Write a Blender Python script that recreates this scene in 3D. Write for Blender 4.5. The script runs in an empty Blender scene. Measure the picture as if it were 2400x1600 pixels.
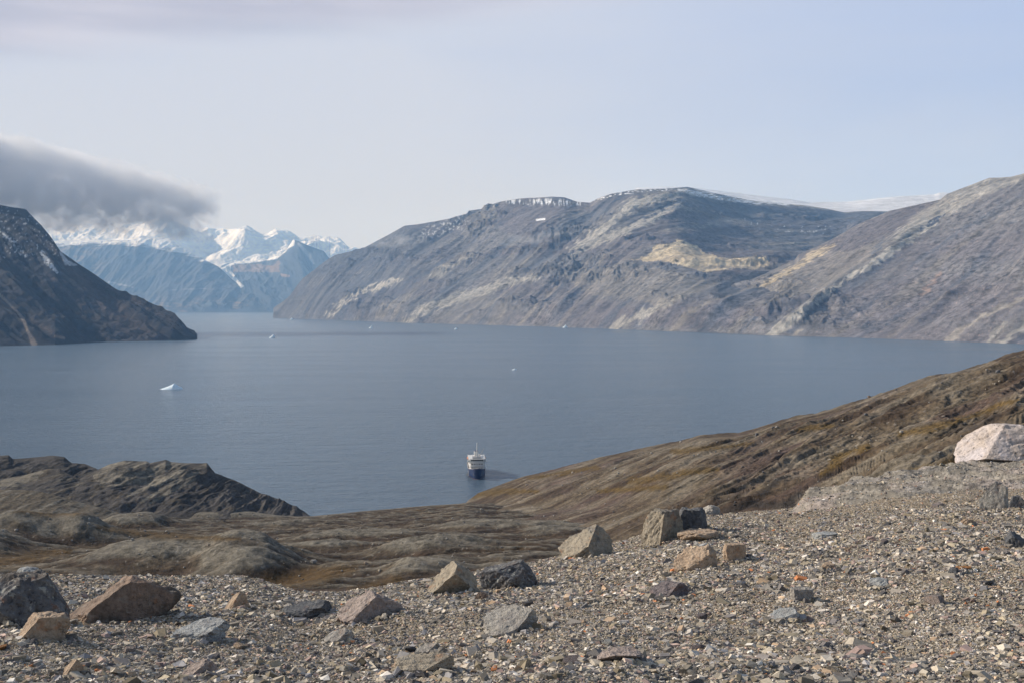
import bpy, bmesh, math, random
import numpy as np
from mathutils import Vector, Matrix

SC = bpy.context.scene
COL = SC.collection

# ------------------------------------------------------------------ camera
EYE = 130.0
F = 2667.0                       # focal length in photo pixels (2400 wide)
HORIZON = 715.0
TH = math.atan((800 - HORIZON) / F)
CT, ST = math.cos(TH), math.sin(TH)
cam = bpy.data.cameras.new("camera")
cam.lens = F / 2400 * 36
cam.sensor_width = 36
cam.clip_start = 0.1
cam.clip_end = 120000
camo = bpy.data.objects.new("camera", cam)
camo.location = (0, 0, EYE)
camo.rotation_euler = (math.pi / 2 - TH, 0, 0)
COL.objects.link(camo)
SC.camera = camo

# ------------------------------------------------------------------ light
SUN_AZ = math.radians(-72)       # from the view direction, to the left
SUN_EL = math.radians(28)
sd = Vector((math.sin(SUN_AZ) * math.cos(SUN_EL), math.cos(SUN_AZ) * math.cos(SUN_EL), math.sin(SUN_EL)))
sun = bpy.data.lights.new("sun", 'SUN')
sun.energy = 5.0
sun.angle = math.radians(0.7)
sun.color = (1.0, 0.94, 0.85)
suno = bpy.data.objects.new("sun", sun)
suno.rotation_euler = sd.to_track_quat('Z', 'Y').to_euler()
COL.objects.link(suno)

W = bpy.data.worlds.new("World")
SC.world = W
W.use_nodes = True
nt = W.node_tree
nt.nodes.clear()
def N(t, typ, **kw):
    n = t.nodes.new(typ)
    for k, v in kw.items():
        setattr(n, k, v)
    return n
def math_n(t, op, a, b=None, c=None, clamp=False):
    n = N(t, 'ShaderNodeMath', operation=op, use_clamp=clamp)
    for i, v in enumerate((a, b, c)):
        if v is None: continue
        if isinstance(v, (int, float)): n.inputs[i].default_value = v
        else: t.links.new(v, n.inputs[i])
    return n.outputs[0]
def mix_n(t, fac, a, b, blend='MIX'):
    n = N(t, 'ShaderNodeMix', data_type='RGBA', blend_type=blend)
    for i, v in ((0, fac), (6, a), (7, b)):
        if isinstance(v, (int, float)): n.inputs[i].default_value = v
        elif isinstance(v, tuple): n.inputs[i].default_value = (*v, 1)[:4]
        else: t.links.new(v, n.inputs[i])
    return n.outputs[2]
def ramp_n(t, fac, stops):
    n = N(t, 'ShaderNodeValToRGB')
    e = n.color_ramp.elements
    while len(e) < len(stops): e.new(0.5)
    for el, (p, c) in zip(e, stops):
        el.position = p
        el.color = (*c, 1) if isinstance(c, tuple) else (c, c, c, 1)
    t.links.new(fac, n.inputs[0])
    return n.outputs[0]
def noise_n(t, vec, scale, detail=4, rough=0.55, dist=0.0, out='Fac'):
    n = N(t, 'ShaderNodeTexNoise')
    n.inputs['Scale'].default_value = scale
    n.inputs['Detail'].default_value = detail
    n.inputs['Roughness'].default_value = rough
    n.inputs['Distortion'].default_value = dist
    if vec is not None: t.links.new(vec, n.inputs['Vector'])
    return n.outputs[out]
def map_n(t, vec, scale=(1, 1, 1), rot=(0, 0, 0), loc=(0, 0, 0)):
    n = N(t, 'ShaderNodeMapping')
    n.inputs['Scale'].default_value = scale
    n.inputs['Rotation'].default_value = rot
    n.inputs['Location'].default_value = loc
    t.links.new(vec, n.inputs['Vector'])
    return n.outputs[0]

sky = N(nt, 'ShaderNodeTexSky', sky_type='NISHITA', sun_disc=False)
sky.sun_elevation = SUN_EL
sky.sun_rotation = SUN_AZ
sky.air_density = 1.0
sky.dust_density = 1.0
tc = N(nt, 'ShaderNodeTexCoord')
sep = N(nt, 'ShaderNodeSeparateXYZ')
nt.links.new(tc.outputs['Generated'], sep.inputs[0])
X, Y, Z = sep.outputs
az = math_n(nt, 'ARCTAN2', X, Y)
# thin high overcast: whitish everywhere, thinner (bluer) towards the right
n1 = noise_n(nt, map_n(nt, tc.outputs['Generated'], (1.6, 1.6, 7.0)), 2.2, 5, 0.5, 0.3)
veil = math_n(nt, 'SUBTRACT', 1.02, math_n(nt, 'MULTIPLY', math_n(nt, 'ADD', az, 0.12), 1.1), clamp=True)
veil = math_n(nt, 'ADD', veil, math_n(nt, 'MULTIPLY', math_n(nt, 'SUBTRACT', n1, 0.5), 0.5), clamp=True)
low = ramp_n(nt, Z, [(0.0, 1.0), (0.16, 0.35), (0.32, 0.0)])
skyb = mix_n(nt, 1.0, sky.outputs[0], (0.10, 0.10, 0.10), 'MULTIPLY')
blue = mix_n(nt, 0.85, skyb, (0.34, 0.48, 0.86))
white = mix_n(nt, low, (0.58, 0.63, 0.77), (0.66, 0.69, 0.75))
base = mix_n(nt, veil, blue, white)
# grey-lavender stratus band across the upper left
w1 = noise_n(nt, map_n(nt, tc.outputs['Generated'], (1.0, 1.0, 5.0), (0, 0.12, 0)), 3.5, 6, 0.5, 0.5)
edge = math_n(nt, 'SUBTRACT', math_n(nt, 'SUBTRACT', Z, math_n(nt, 'MULTIPLY', az, 0.125)), 0.246)
edge = math_n(nt, 'ADD', edge, math_n(nt, 'MULTIPLY', math_n(nt, 'SUBTRACT', w1, 0.5), 0.045))
band = N(nt, 'ShaderNodeMapRange', interpolation_type='SMOOTHSTEP')
nt.links.new(edge, band.inputs[0])
band.inputs[1].default_value = -0.010
band.inputs[2].default_value = 0.022
bandf = math_n(nt, 'MULTIPLY', band.outputs[0], ramp_n(nt, math_n(nt, 'ADD', az, 0.5), [(0.35, 0.95), (0.75, 0.35), (0.95, 0.0)]))
w2 = noise_n(nt, map_n(nt, tc.outputs['Generated'], (1.0, 1.0, 9.0), (0, 0.12, 0), (3, 1, 0)), 3.0, 5, 0.5)
bc = mix_n(nt, ramp_n(nt, w2, [(0.35, 0.0), (0.70, 1.0)]), (0.39, 0.41, 0.54), (0.62, 0.62, 0.73))
base = mix_n(nt, bandf, base, bc)
# the overcast is a veil low in the sky; overhead it opens to clear blue
up = ramp_n(nt, Z, [(0.30, 0.0), (0.60, 1.0)])
away = ramp_n(nt, Y, [(0.10, 1.0), (0.60, 0.0)])
up = math_n(nt, 'MAXIMUM', up, math_n(nt, 'MULTIPLY', away, 0.95))
base = mix_n(nt, up, base, mix_n(nt, 0.12, skyb, (0.7, 0.73, 0.8)))
bg = N(nt, 'ShaderNodeBackground')
nt.links.new(base, bg.inputs[0])
bg.inputs[1].default_value = 1.0
out = N(nt, 'ShaderNodeOutputWorld')
nt.links.new(bg.outputs[0], out.inputs[0])

SC.view_settings.view_transform = 'Standard'
SC.view_settings.look = 'None'
SC.view_settings.exposure = 0.08
SC.view_settings.gamma = 1.0
SC.cycles.volume_bounces = 8
SC.cycles.max_bounces = 12
SC.cycles.diffuse_bounces = 2
SC.cycles.glossy_bounces = 2
SC.cycles.volume_step_rate = 0.10
SC.cycles.use_denoising = True

# ------------------------------------------------------------------ numpy tools
def ray(px, py):
    """photo pixel -> (x/y, (z-EYE)/y) of the world ray through it"""
    Xc = (np.asarray(px, float) - 1200) / F
    Yc = (800 - np.asarray(py, float)) / F
    d = CT + Yc * ST
    return Xc / d, (Yc * CT - ST) / d
def project(x, y, z):
    z = z - EYE
    fw = y * CT - z * ST
    up = y * ST + z * CT
    fw = np.maximum(fw, 0.01)
    return 1200 + F * x / fw, 800 - F * up / fw
def _hash(ix, iy, seed):
    h = (ix.astype(np.int64) * 374761393 + iy.astype(np.int64) * 668265263 + seed * 1274126177) & 0xFFFFFFFF
    h = ((h ^ (h >> 13)) * 1274126177) & 0xFFFFFFFF
    h = (h ^ (h >> 16)) & 0xFFFFFFFF
    return h.astype(np.float64) / 4294967295.0
def noise(x, y, seed=0):
    ix, iy = np.floor(x), np.floor(y)
    fx, fy = x - ix, y - iy
    r = 0
    def g(dx, dy):
        a = _hash(ix + dx, iy + dy, seed) * 2 * math.pi
        return np.cos(a) * (fx - dx) + np.sin(a) * (fy - dy)
    u = fx ** 3 * (fx * (fx * 6 - 15) + 10)
    v = fy ** 3 * (fy * (fy * 6 - 15) + 10)
    a = g(0, 0) * (1 - u) + g(1, 0) * u
    b = g(0, 1) * (1 - u) + g(1, 1) * u
    return (a * (1 - v) + b * v) * 1.5            # about -1..1
def fbm(x, y, seed=0, oct=5, gain=0.5, lac=2.03):
    s, a, t = 0, 1.0, 0
    for i in range(oct):
        s = s + a * noise(x, y, seed + i * 17)
        t += a
        a *= gain
        x = x * lac + 5.3
        y = y * lac + 1.7
    return s / t
def ridged(x, y, seed=0, oct=5, gain=0.5, lac=2.03):
    s, a, t = 0, 1.0, 0
    for i in range(oct):
        s = s + a * (1.1 - np.sqrt(noise(x, y, seed + i * 17) ** 2 + 0.004) * 2)
        t += a
        a *= gain
        x = x * lac + 5.3
        y = y * lac + 1.7
    return s / t
def sstep(a, b, x):
    t = np.clip((x - a) / (b - a), 0, 1)
    return t * t * (3 - 2 * t)
def stroke(px, py, pts, w, soft=0.5):
    """soft mask of distance to a polyline; w = width or one per point"""
    best = np.full(px.shape, 1e9)
    ws = w if isinstance(w, (list, tuple)) else [w] * len(pts)
    for (p, q, w0, w1) in zip(pts[:-1], pts[1:], ws[:-1], ws[1:]):
        dx, dy = q[0] - p[0], q[1] - p[1]
        t = np.clip(((px - p[0]) * dx + (py - p[1]) * dy) / (dx * dx + dy * dy), 0, 1)
        d = np.hypot(px - p[0] - t * dx, py - p[1] - t * dy) / (w0 + (w1 - w0) * t)
        best = np.minimum(best, d)
    return 1 - sstep(1 - soft, 1 + soft, best)
def poly(px, py, pts):
    ins = np.zeros(px.shape, bool)
    n = len(pts)
    for i in range(n):
        x0, y0 = pts[i]
        x1, y1 = pts[(i + 1) % n]
        c = (y0 > py) != (y1 > py)
        xi = (x1 - x0) * (py - y0) / ((y1 - y0) if y1 != y0 else 1e-9) + x0
        ins ^= c & (px < xi)
    return ins.astype(float)
def lerp(a, b, m):
    m = np.asarray(m)[..., None]
    return a * (1 - m) + np.asarray(b, float) * m

# ------------------------------------------------------------------ linking and tagging
def link(name, me, mat=None, parent=None):
    o = bpy.data.objects.new(name, me)
    COL.objects.link(o)
    if mat is not None: me.materials.append(mat)
    if parent is not None: o.parent = parent
    return o
def tag(o, label=None, cat=None, group=None, kind=None):
    if label: o['label'] = label
    if cat: o['category'] = cat
    if group: o['group'] = group
    if kind: o['kind'] = kind
    return o
def mesh_np(name, v, f, col=None, smooth=True):
    """f: (n,k) array of equal-sized faces"""
    me = bpy.data.meshes.new(name)
    n, k = f.shape
    me.vertices.add(len(v))
    me.vertices.foreach_set('co', np.ascontiguousarray(v, np.float32).ravel())
    me.loops.add(n * k)
    me.loops.foreach_set('vertex_index', np.ascontiguousarray(f, np.int32).ravel())
    me.polygons.add(n)
    me.polygons.foreach_set('loop_start', np.arange(0, n * k, k, dtype=np.int32))
    me.polygons.foreach_set('loop_total', np.full(n, k, np.int32))
    me.polygons.foreach_set('use_smooth', np.full(n, smooth))
    me.update(calc_edges=True)
    if col is not None:
        a = me.color_attributes.new('Col', 'FLOAT_COLOR', 'POINT')
        c4 = np.ones((len(v), 4), np.float32)
        c4[:, :3] = np.clip(col, 0, 1)
        a.data.foreach_set('color', c4.ravel())
    return me

class Land:
    """A landform as a sheet between rings. ring: list of (px, py, depth) or (px, py) for a point on the
    water, or ('z', dz_scale...) produced by functions of the previous ring."""
    def __init__(self, px0, px1, step, rings, rows, persp=False, smooth=60):
        self.a = np.arange(ray(px0, 750)[0], ray(px1, 750)[0], step / F)
        a = self.a
        D, Zs, V, base = [], [], [], 0
        R = []
        for r in rings:
            if callable(r):
                R.append(r(a, R))
                continue
            pts = []
            for p in r:
                aa, s = ray(p[0], p[1])
                d = p[2] if len(p) > 2 else -EYE / s
                pts.append((aa, s, d))
            pts.sort()
            pa = np.array(pts)
            d = np.interp(a, pa[:, 0], pa[:, 2])
            if len(r[0]) > 2 and smooth:
                k = int(smooth / step)
                w = np.hanning(2 * k + 1)
                d = np.convolve(np.pad(d, k, mode='edge'), w / w.sum(), 'valid')
            s = np.interp(a, pa[:, 0], pa[:, 1])
            R.append((d, EYE + s * d))
        self.R = R
        # kinks of a skyline belong to the crest only, not to the whole face below it
        def soft(z, k=int(smooth * 2.2 / step) if smooth else 0):
            if k < 3: return z
            w = np.hanning(2 * k + 1)
            return np.convolve(np.pad(z, k, mode='edge'), w / w.sum(), 'valid')
        RS = [np.where(np.abs(z) < 4, z, soft(z)) for d, z in R]
        for i in range(len(R) - 1):
            n = rows[i]
            t = np.linspace(0, 1, n, endpoint=(i == len(R) - 2))[:, None]
            d0, z0 = R[i]
            d1, z1 = R[i + 1]
            if persp:
                d = 1 / (1 / d0 * (1 - t) + 1 / d1 * t)
                tt = (d - d0) / np.where(np.abs(d1 - d0) < 1e-6, 1, d1 - d0)
            else:
                d = d0 + (d1 - d0) * t
                tt = t + 0 * d
            D.append(d)
            e0, e1 = z0 - RS[i], z1 - RS[i + 1]
            Zs.append(RS[i] + (RS[i + 1] - RS[i]) * tt + e0 * (1 - tt) ** 5 + e1 * tt ** 5)
            V.append(i + t + 0 * d)
        self.y = np.vstack(D)
        self.z = np.vstack(Zs)
        self.v = np.vstack(V)
        self.x = self.y * a[None, :]
    def pix(self):
        return project(self.x, self.y, self.z)
    def mesh(self, name, col=None, smooth=True):
        nr, nc = self.x.shape
        v = np.stack([self.x, self.y, self.z], -1).reshape(-1, 3)
        i = np.arange(nr * nc).reshape(nr, nc)
        f = np.stack([i[:-1, :-1], i[:-1, 1:], i[1:, 1:], i[1:, :-1]], -1).reshape(-1, 4)
        return mesh_np(name, v, f, None if col is None else col.reshape(-1, 3), smooth)
    def height(self, a, d):
        """surface height at column a and depth d (arrays)"""
        ci = np.clip((a - self.a[0]) / (self.a[1] - self.a[0]), 0, len(self.a) - 1.001)
        c0 = ci.astype(int)
        fc = ci - c0
        def col_h(c):
            yy = self.y[:, c]
            lo = np.zeros(len(c), int)
            hi = np.full(len(c), self.y.shape[0] - 1)
            for _ in range(12):
                m = (lo + hi) // 2
                g = self.y[m, c] <= d
                lo = np.where(g, m, lo)
                hi = np.where(g, hi, m)
            hi = np.minimum(lo + 1, self.y.shape[0] - 1)
            y0, y1 = self.y[lo, c], self.y[hi, c]
            t = np.clip((d - y0) / np.maximum(y1 - y0, 1e-6), 0, 1)
            return self.z[lo, c] * (1 - t) + self.z[hi, c] * t
        return col_h(c0) * (1 - fc) + col_h(np.minimum(c0 + 1, len(self.a) - 1)) * fc
    def hit(self, px, py, dmin, dmax):
        """first point of the surface seen through a photo pixel"""
        a, s = ray(px, py)
        ds = np.exp(np.linspace(math.log(dmin), math.log(dmax), 1500))
        h = self.height(np.full(len(ds), float(a)), ds)
        below = (EYE + s * ds) <= h
        k = int(np.argmax(below)) if below.any() else len(ds) - 1
        d = ds[k]
        return Vector((a * d, d, float(h[k])))

def under(scale=0.97, z=-3.0):
    return lambda a, R: None
def shore_front(shore, f=0.985, z=-2.5):
    """ring just seaward of a shoreline, under water"""
    def fn(a, R):
        pa = np.array(sorted((*ray(p[0], p[1]), 0) for p in shore))
        s = np.interp(a, pa[:, 0], pa[:, 1])
        d = -EYE / s
        return d * f, np.full(len(a), z)
    return fn
def back(dd, zf=None, z=None):
    def fn(a, R):
        d, zz = R[-1]
        return d + dd, (zz * zf if z is None else np.full(len(a), float(z)))
    return fn

def lee(dd, z=-2.5):
    """back slope down to the water, steeper than the line of sight over the crest"""
    def fn(a, R):
        d, zz = R[-1]
        s = (EYE - zz) / d
        return d + np.clip(0.7 * (zz - z) / s, 4, dd), np.full(len(a), float(z))
    return fn

# ------------------------------------------------------------------ materials
def new_mat(name):
    m = bpy.data.materials.new(name)
    m.use_nodes = True
    t = m.node_tree
    t.nodes.clear()
    o = N(t, 'ShaderNodeOutputMaterial')
    b = N(t, 'ShaderNodeBsdfPrincipled')
    t.links.new(b.outputs[0], o.inputs[0])
    return m, t, b, o
def land_mat(name, scale, bump_d, var=0.35, rough=0.95, stretch=(1, 1, 1), rot=0.0, fine=6.0, spec=0.15, grain=None, gvar=0.5):
    """painted rock kinds (attribute Col) broken up by stretched noise, with bump"""
    m, t, b, o = new_mat(name)
    at = N(t, 'ShaderNodeAttribute', attribute_name='Col')
    geo = N(t, 'ShaderNodeNewGeometry')
    P = geo.outputs['Position']
    p = map_n(t, map_n(t, P, rot=(0, 0, rot)), stretch)
    n1 = noise_n(t, p, scale, 6, 0.65)
    n2 = noise_n(t, p, scale * fine, 4, 0.7)
    k = math_n(t, 'ADD', math_n(t, 'MULTIPLY', n1, 0.6), math_n(t, 'MULTIPLY', n2, 0.4))
    k = math_n(t, 'ADD', math_n(t, 'MULTIPLY', math_n(t, 'SUBTRACT', k, 0.5), var * 5), 1.0)
    k = math_n(t, 'MAXIMUM', k, 0.3)
    h = math_n(t, 'ADD', n1, math_n(t, 'MULTIPLY', n2, 0.4))
    if grain:
        # broken rock: hard-edged dark and light flecks, denser in some patches
        g = noise_n(t, map_n(t, P, (1, 1, 1.6)), grain, 5, 0.75)
        patch = noise_n(t, map_n(t, P, loc=(31, 7, 2)), grain * 0.07, 3, 0.6)
        amt = ramp_n(t, patch, [(0.38, 0.35), (0.62, 1.0)])
        gg = ramp_n(t, g, [(0.30, 1 - 1.1 * gvar), (0.44, 1 - 0.35 * gvar), (0.52, 1.0), (0.62, 1 + 0.5 * gvar), (0.72, 1.0)])
        one = math_n(t, 'ADD', 1.0, math_n(t, 'MULTIPLY', math_n(t, 'SUBTRACT', gg, 1.0), amt))
        k = math_n(t, 'MULTIPLY', k, one)
        hg = noise_n(t, map_n(t, P, (1, 1, 1.6)), grain * 0.5, 5, 0.7)
        h = math_n(t, 'ADD', h, math_n(t, 'MULTIPLY', math_n(t, 'MULTIPLY', hg, amt), 1.0))
    mx = N(t, 'ShaderNodeVectorMath', operation='SCALE')
    t.links.new(at.outputs['Color'], mx.inputs[0])
    t.links.new(k, mx.inputs['Scale'])
    t.links.new(mx.outputs[0], b.inputs['Base Color'])
    b.inputs['Roughness'].default_value = rough
    b.inputs['Specular IOR Level'].default_value = spec
    bp = N(t, 'ShaderNodeBump')
    bp.inputs['Strength'].default_value = 0.8
    bp.inputs['Distance'].default_value = bump_d
    t.links.new(h, bp.inputs['Height'])
    t.links.new(bp.outputs[0], b.inputs['Normal'])
    return m
def flat_mat(name, c, rough=0.5, var=0.12, scale=3.0, metal=0.0, spec=0.5):
    m, t, b, o = new_mat(name)
    tcn = N(t, 'ShaderNodeTexCoord')
    n = noise_n(t, tcn.outputs['Object'], scale, 4)
    dark = tuple(x * (1 - var * 2) for x in c)
    t.links.new(mix_n(t, n, c, dark), b.inputs['Base Color'])
    b.inputs['Roughness'].default_value = rough
    b.inputs['Metallic'].default_value = metal
    b.inputs['Specular IOR Level'].default_value = spec
    return m

# ------------------------------------------------------------------ water
def build_water():
    m, t, b, o = new_mat("fjord_water")
    geo = N(t, 'ShaderNodeNewGeometry')
    P = geo.outputs['Position']
    b.inputs['Base Color'].default_value = (0.095, 0.142, 0.195, 1)
    b.inputs['IOR'].default_value = 1.33
    w_big = noise_n(t, map_n(t, P, (1, 2.6, 1), (0, 0, 0.2)), 0.0022, 4, 0.55, 0.6)
    b_r = math_n(t, 'ADD', 0.10, math_n(t, 'MULTIPLY', w_big, 0.22))
    t.links.new(b_r, b.inputs['Roughness'])
    w1 = noise_n(t, map_n(t, P, (1, 1.7, 1), (0, 0, 0.35)), 0.16, 5, 0.65, 0.3)
    w2 = noise_n(t, map_n(t, P, (1, 1.4, 1), (0, 0, -0.3)), 0.7, 3, 0.6)
    w0 = noise_n(t, map_n(t, P, (0.6, 1.6, 1), (0, 0, 0.1)), 0.035, 4, 0.6, 0.4)
    h = math_n(t, 'ADD', math_n(t, 'MULTIPLY', w1, 1.0), math_n(t, 'MULTIPLY', w2, 0.28))
    h = math_n(t, 'ADD', h, math_n(t, 'MULTIPLY', w0, 2.2))
    h = math_n(t, 'MULTIPLY', h, math_n(t, 'ADD', 0.65, math_n(t, 'MULTIPLY', w_big, 0.7)))
    bp = N(t, 'ShaderNodeBump')
    bp.inputs['Strength'].default_value = 1.0
    bp.inputs['Distance'].default_value = 1.9
    t.links.new(h, bp.inputs['Height'])
    t.links.new(bp.outputs[0], b.inputs['Normal'])
    v = np.array([(-24000, 250, 0), (24000, 250, 0), (24000, 31000, 0), (-24000, 31000, 0)], float)
    o = link("water", mesh_np("water", v, np.array([[0, 1, 2, 3]])), m)
    tag(o, kind='structure')
build_water()

# ------------------------------------------------------------------ far mountains
M_far = land_mat("far_rock", 0.0012, 14, 0.30, fine=4, grain=0.012, gvar=0.35)
def far_back():
    L = Land(-500, 1150, 1.3, [
        [(-500, 640, 24500), (1200, 640, 24500)],
        [(-500, 540, 27500), (100, 535, 27500), (200, 528, 27500), (300, 530, 27000), (347, 527, 26600), (372, 533, 26600),
         (397, 523, 26600), (426, 541, 26800), (470, 538, 27600), (535, 538, 27600), (556, 536, 26600), (570, 543, 26700),
         (585, 549, 26800), (614, 559, 27200), (632, 555, 27200), (647, 545, 27000), (658, 552, 27200), (687, 558, 27500),
         (737, 552, 27500), (791, 556, 27500), (817, 584, 27500), (900, 600, 27500), (1150, 600, 27500)],
        back(1500, 0.6)], [150, 10])
    env = sstep(0, 0.25, L.v) * (1 - sstep(0.93, 1.0, L.v) * 0.85)
    L.z += env * (ridged(L.x / 1500, L.y / 1900, 3, 5) * 250 - 70)
    # a sharp pyramid and its neighbours under the skyline
    for px, py, d, r, h in ((556, 560, 26000, 800, 330), (397, 550, 26100, 700, 220), (647, 566, 26500, 600, 220), (347, 552, 26000, 600, 200)):
        a, s = ray(px, py)
        dx, dy = L.x - a * d, (L.y - d)
        ang = np.arctan2(dy, dx)
        q = np.hypot(dx, dy * 0.8) * (1 + 0.25 * np.cos(3 * ang + px))
        L.z += np.maximum(0, 1 - q / r) * h * env
    P, Q = L.pix()
    n = fbm(L.x / 300, L.y / 600, 9, 4)
    snow = np.array((0.84, 0.86, 0.90))
    rock = np.array((0.16, 0.17, 0.20))
    c = np.broadcast_to(snow, L.x.shape + (3,)).copy()
    gx = np.abs(np.gradient(L.z, axis=1) / np.maximum(1e-6, np.gradient(L.x, axis=1)))
    c = lerp(c, rock, sstep(0.9, 1.4, gx + n * 0.7) * 0.8)
    flutes = noise(P / 5.0, Q / 60.0, 5)
    c = lerp(c, rock * 1.6, ((P > 700) | (P < 210)) * sstep(0.15, 0.5, flutes) * 0.5)
    o = link("mountain", L.mesh("mountain", c), M_far)
    tag(o, kind='structure')
far_back()

def far_left():
    shore = [(-500, 733), (640, 732), (900, 732)]
    L = Land(-500, 720, 1.3, [
        shore_front(shore),
        shore,
        [(-500, 702, 21400), (300, 690, 21400), (450, 672, 21600), (560, 690, 21500), (640, 722, 20900), (720, 731.5, 20500)],
        [(-500, 560, 24000), (120, 565, 24000), (206, 563, 24000), (307, 563, 24000), (330, 552, 24300), (370, 556, 24300),
         (400, 560, 24300), (434, 581, 24000), (481, 610, 23700), (513, 626, 23400), (545, 656, 22900), (575, 684, 22400),
         (640, 724, 21200), (720, 732, 20600)],
        back(900, 0.5)], [2, 40, 110, 6])
    env = sstep(1, 1.3, L.v) * (1 - sstep(2.85, 3.0, L.v))
    L.z += env * (ridged(L.x / 700, L.y / 2600, 31, 5) * 130 - 40)
    P, Q = L.pix()
    n = fbm(L.x / 260, L.z / 60, 13, 5)
    n2 = fbm(P / 26, Q / 5, 14, 4)
    rock = np.array((0.060, 0.070, 0.095))
    tan = np.array((0.22, 0.175, 0.14))
    snow = np.array((0.78, 0.81, 0.87))
    c = np.broadcast_to(rock, L.x.shape + (3,)).copy()
    c *= (1 + 0.35 * fbm(L.x / 500, L.y / 500, 18, 4))[..., None]
    c = lerp(c, tan, sstep(690, 715, Q) * sstep(-0.15, 0.35, n2) * (1 - sstep(560, 620, P)))
    c = lerp(c, tan * 0.9, (1 - sstep(215, 260, P)) * sstep(-0.2, 0.4, n) * 0.7)
    edge_y = np.interp(P, [0, 206, 330, 430, 480], [585, 572, 575, 592, 612]) + n * 12
    c = lerp(c, snow, (1 - sstep(-5, 5, Q - edge_y)) * sstep(-0.25, 0.05, fbm(P / 9, Q / 4, 21, 4) + 0.25))
    c = lerp(c, snow * 0.6, stroke(P, Q + n2 * 2, [(400, 681), (470, 677), (540, 679)], 1.3) * sstep(-0.1, 0.3, n2) * 0.5)
    c = lerp(c, snow * 0.6, stroke(P, Q + n2 * 2, [(255, 662), (310, 674)], 2.5) * sstep(-0.2, 0.2, n2) * 0.6)
    o = link("mountain", L.mesh("mountain", c), M_far)
    tag(o, kind='structure')
far_left()

def far_right():
    shore = [(300, 733), (640, 732), (1200, 732)]
    L = Land(440, 1150, 1.3, [
        shore_front(shore),
        shore,
        [(440, 731, 20600), (500, 715, 21000), (560, 672, 22300), (570, 668, 22500), (700, 670, 22400), (860, 690, 22000), (1150, 690, 22000)],
        [(440, 729, 20700), (478, 690, 22200), (500, 645, 23300), (520, 622, 23800), (542, 613, 24300), (600, 611, 24500), (650, 606, 24500), (672, 585, 24000),
         (687, 562, 23500), (700, 566, 23500), (725, 577, 23500), (759, 589, 23500), (775, 610, 23500), (800, 628, 23500), (1150, 640, 23500)],
        back(1200, 0.5)], [2, 50, 90, 6])
    env = sstep(1, 1.3, L.v) * (1 - sstep(2.85, 3.0, L.v))
    L.z += env * (ridged((L.x + L.y * .3) / 800, L.y / 2600, 41, 5) * 150 - 40)
    P, Q = L.pix()
    n = fbm(L.x / 300, L.z / 60, 23, 5)
    rock = np.array((0.058, 0.074, 0.105))
    tan = np.array((0.30, 0.22, 0.17))
    snow = np.array((0.78, 0.82, 0.88))
    c = np.broadcast_to(rock, L.x.shape + (3,)).copy()
    c *= (1 + 0.35 * fbm(L.x / 500, L.y / 500, 28, 4))[..., None]
    c = lerp(c, tan, poly(P + n * 8, Q + n * 3, [(545, 622), (600, 618), (640, 624), (650, 610), (656, 612), (655, 638), (548, 638)]) * 0.6)
    c = lerp(c, tan, poly(P, Q, [(657, 641), (680, 645), (678, 651), (658, 648)]))
    # glacier tongue spilling down from the snow basin
    c = lerp(c, snow, (1 - sstep(-3, 3, Q - np.interp(P, [500, 540, 600, 650, 690], [640, 620, 615, 607, 572]) - n * 5)) * (P < 690))
    tongue = [(505, 612), (548, 612), (540, 632), (556, 655), (571, 671), (560, 674), (540, 662), (520, 645), (500, 630)]
    c = lerp(c, snow * 0.85, poly(P + n * 3, Q + n * 3, tongue))
    c = lerp(c, snow * 0.75, stroke(P, Q, [(700, 572), (725, 600), (735, 618)], [3, 5, 2]) * 0.4)
    o = link("mountain", L.mesh("mountain", c), M_far)
    tag(o, kind='structure')
far_right()

# ------------------------------------------------------------------ ice cap behind the range
def ice_cap():
    L = Land(1350, 2500, 3, [
        [(1350, 520, 12500), (2500, 520, 12500)],
        [(1350, 480, 15000), (1465, 455, 15000), (1495, 441, 15000), (1560, 438.5, 15000), (1625, 440, 15000), (1720, 452, 15000),
         (1850, 467, 15000), (1900, 475, 15000), (1990, 473, 15000), (2100, 461, 15000), (2190, 456, 15000), (2202, 452, 15000), (2216, 452, 15000), (2260, 455, 15000), (2500, 455, 15000)],
        back(3000, 0.9)], [30, 6])
    P, Q = L.pix()
    c = np.broadcast_to(np.array((0.62, 0.64, 0.70)), L.x.shape + (3,)).copy()
    n = fbm(P / 30, Q / 2.0, 3, 4)
    c = lerp(c, (0.2, 0.2, 0.24), sstep(0.45, 0.6, n) * (P > 1900) * 0.7)
    o = link("snowfield", L.mesh("snowfield", c), M_far)
    tag(o, kind='structure')
ice_cap()

# ------------------------------------------------------------------ the long range on the right shore
M_range = land_mat("range_rock", 0.007, 9, 0.30, stretch=(0.45, 1, 0.7), rot=math.radians(-208.4), fine=5, grain=0.032, gvar=0.95)
GREY = np.array((0.152, 0.150, 0.160))
PURP = np.array((0.126, 0.117, 0.129))
DARK = np.array((0.052, 0.062, 0.084))
TAN = np.array((0.255, 0.235, 0.210))
PALE = np.array((0.42, 0.405, 0.375))
GOLD = np.array((0.54, 0.455, 0.32))
SNOW = np.array((0.74, 0.77, 0.82))
SHORE_R = [(640, 745), (700, 747), (760, 749.5), (960, 757), (1200, 763.5), (1400, 770), (1560, 776), (1790, 786), (1990, 791), (2150, 797), (2400, 806), (2700, 818), (3200, 838)]
TD = np.array((-0.88, -0.475))          # down the fall line
SD = np.array((-0.475, 0.88))           # along the shore

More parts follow.
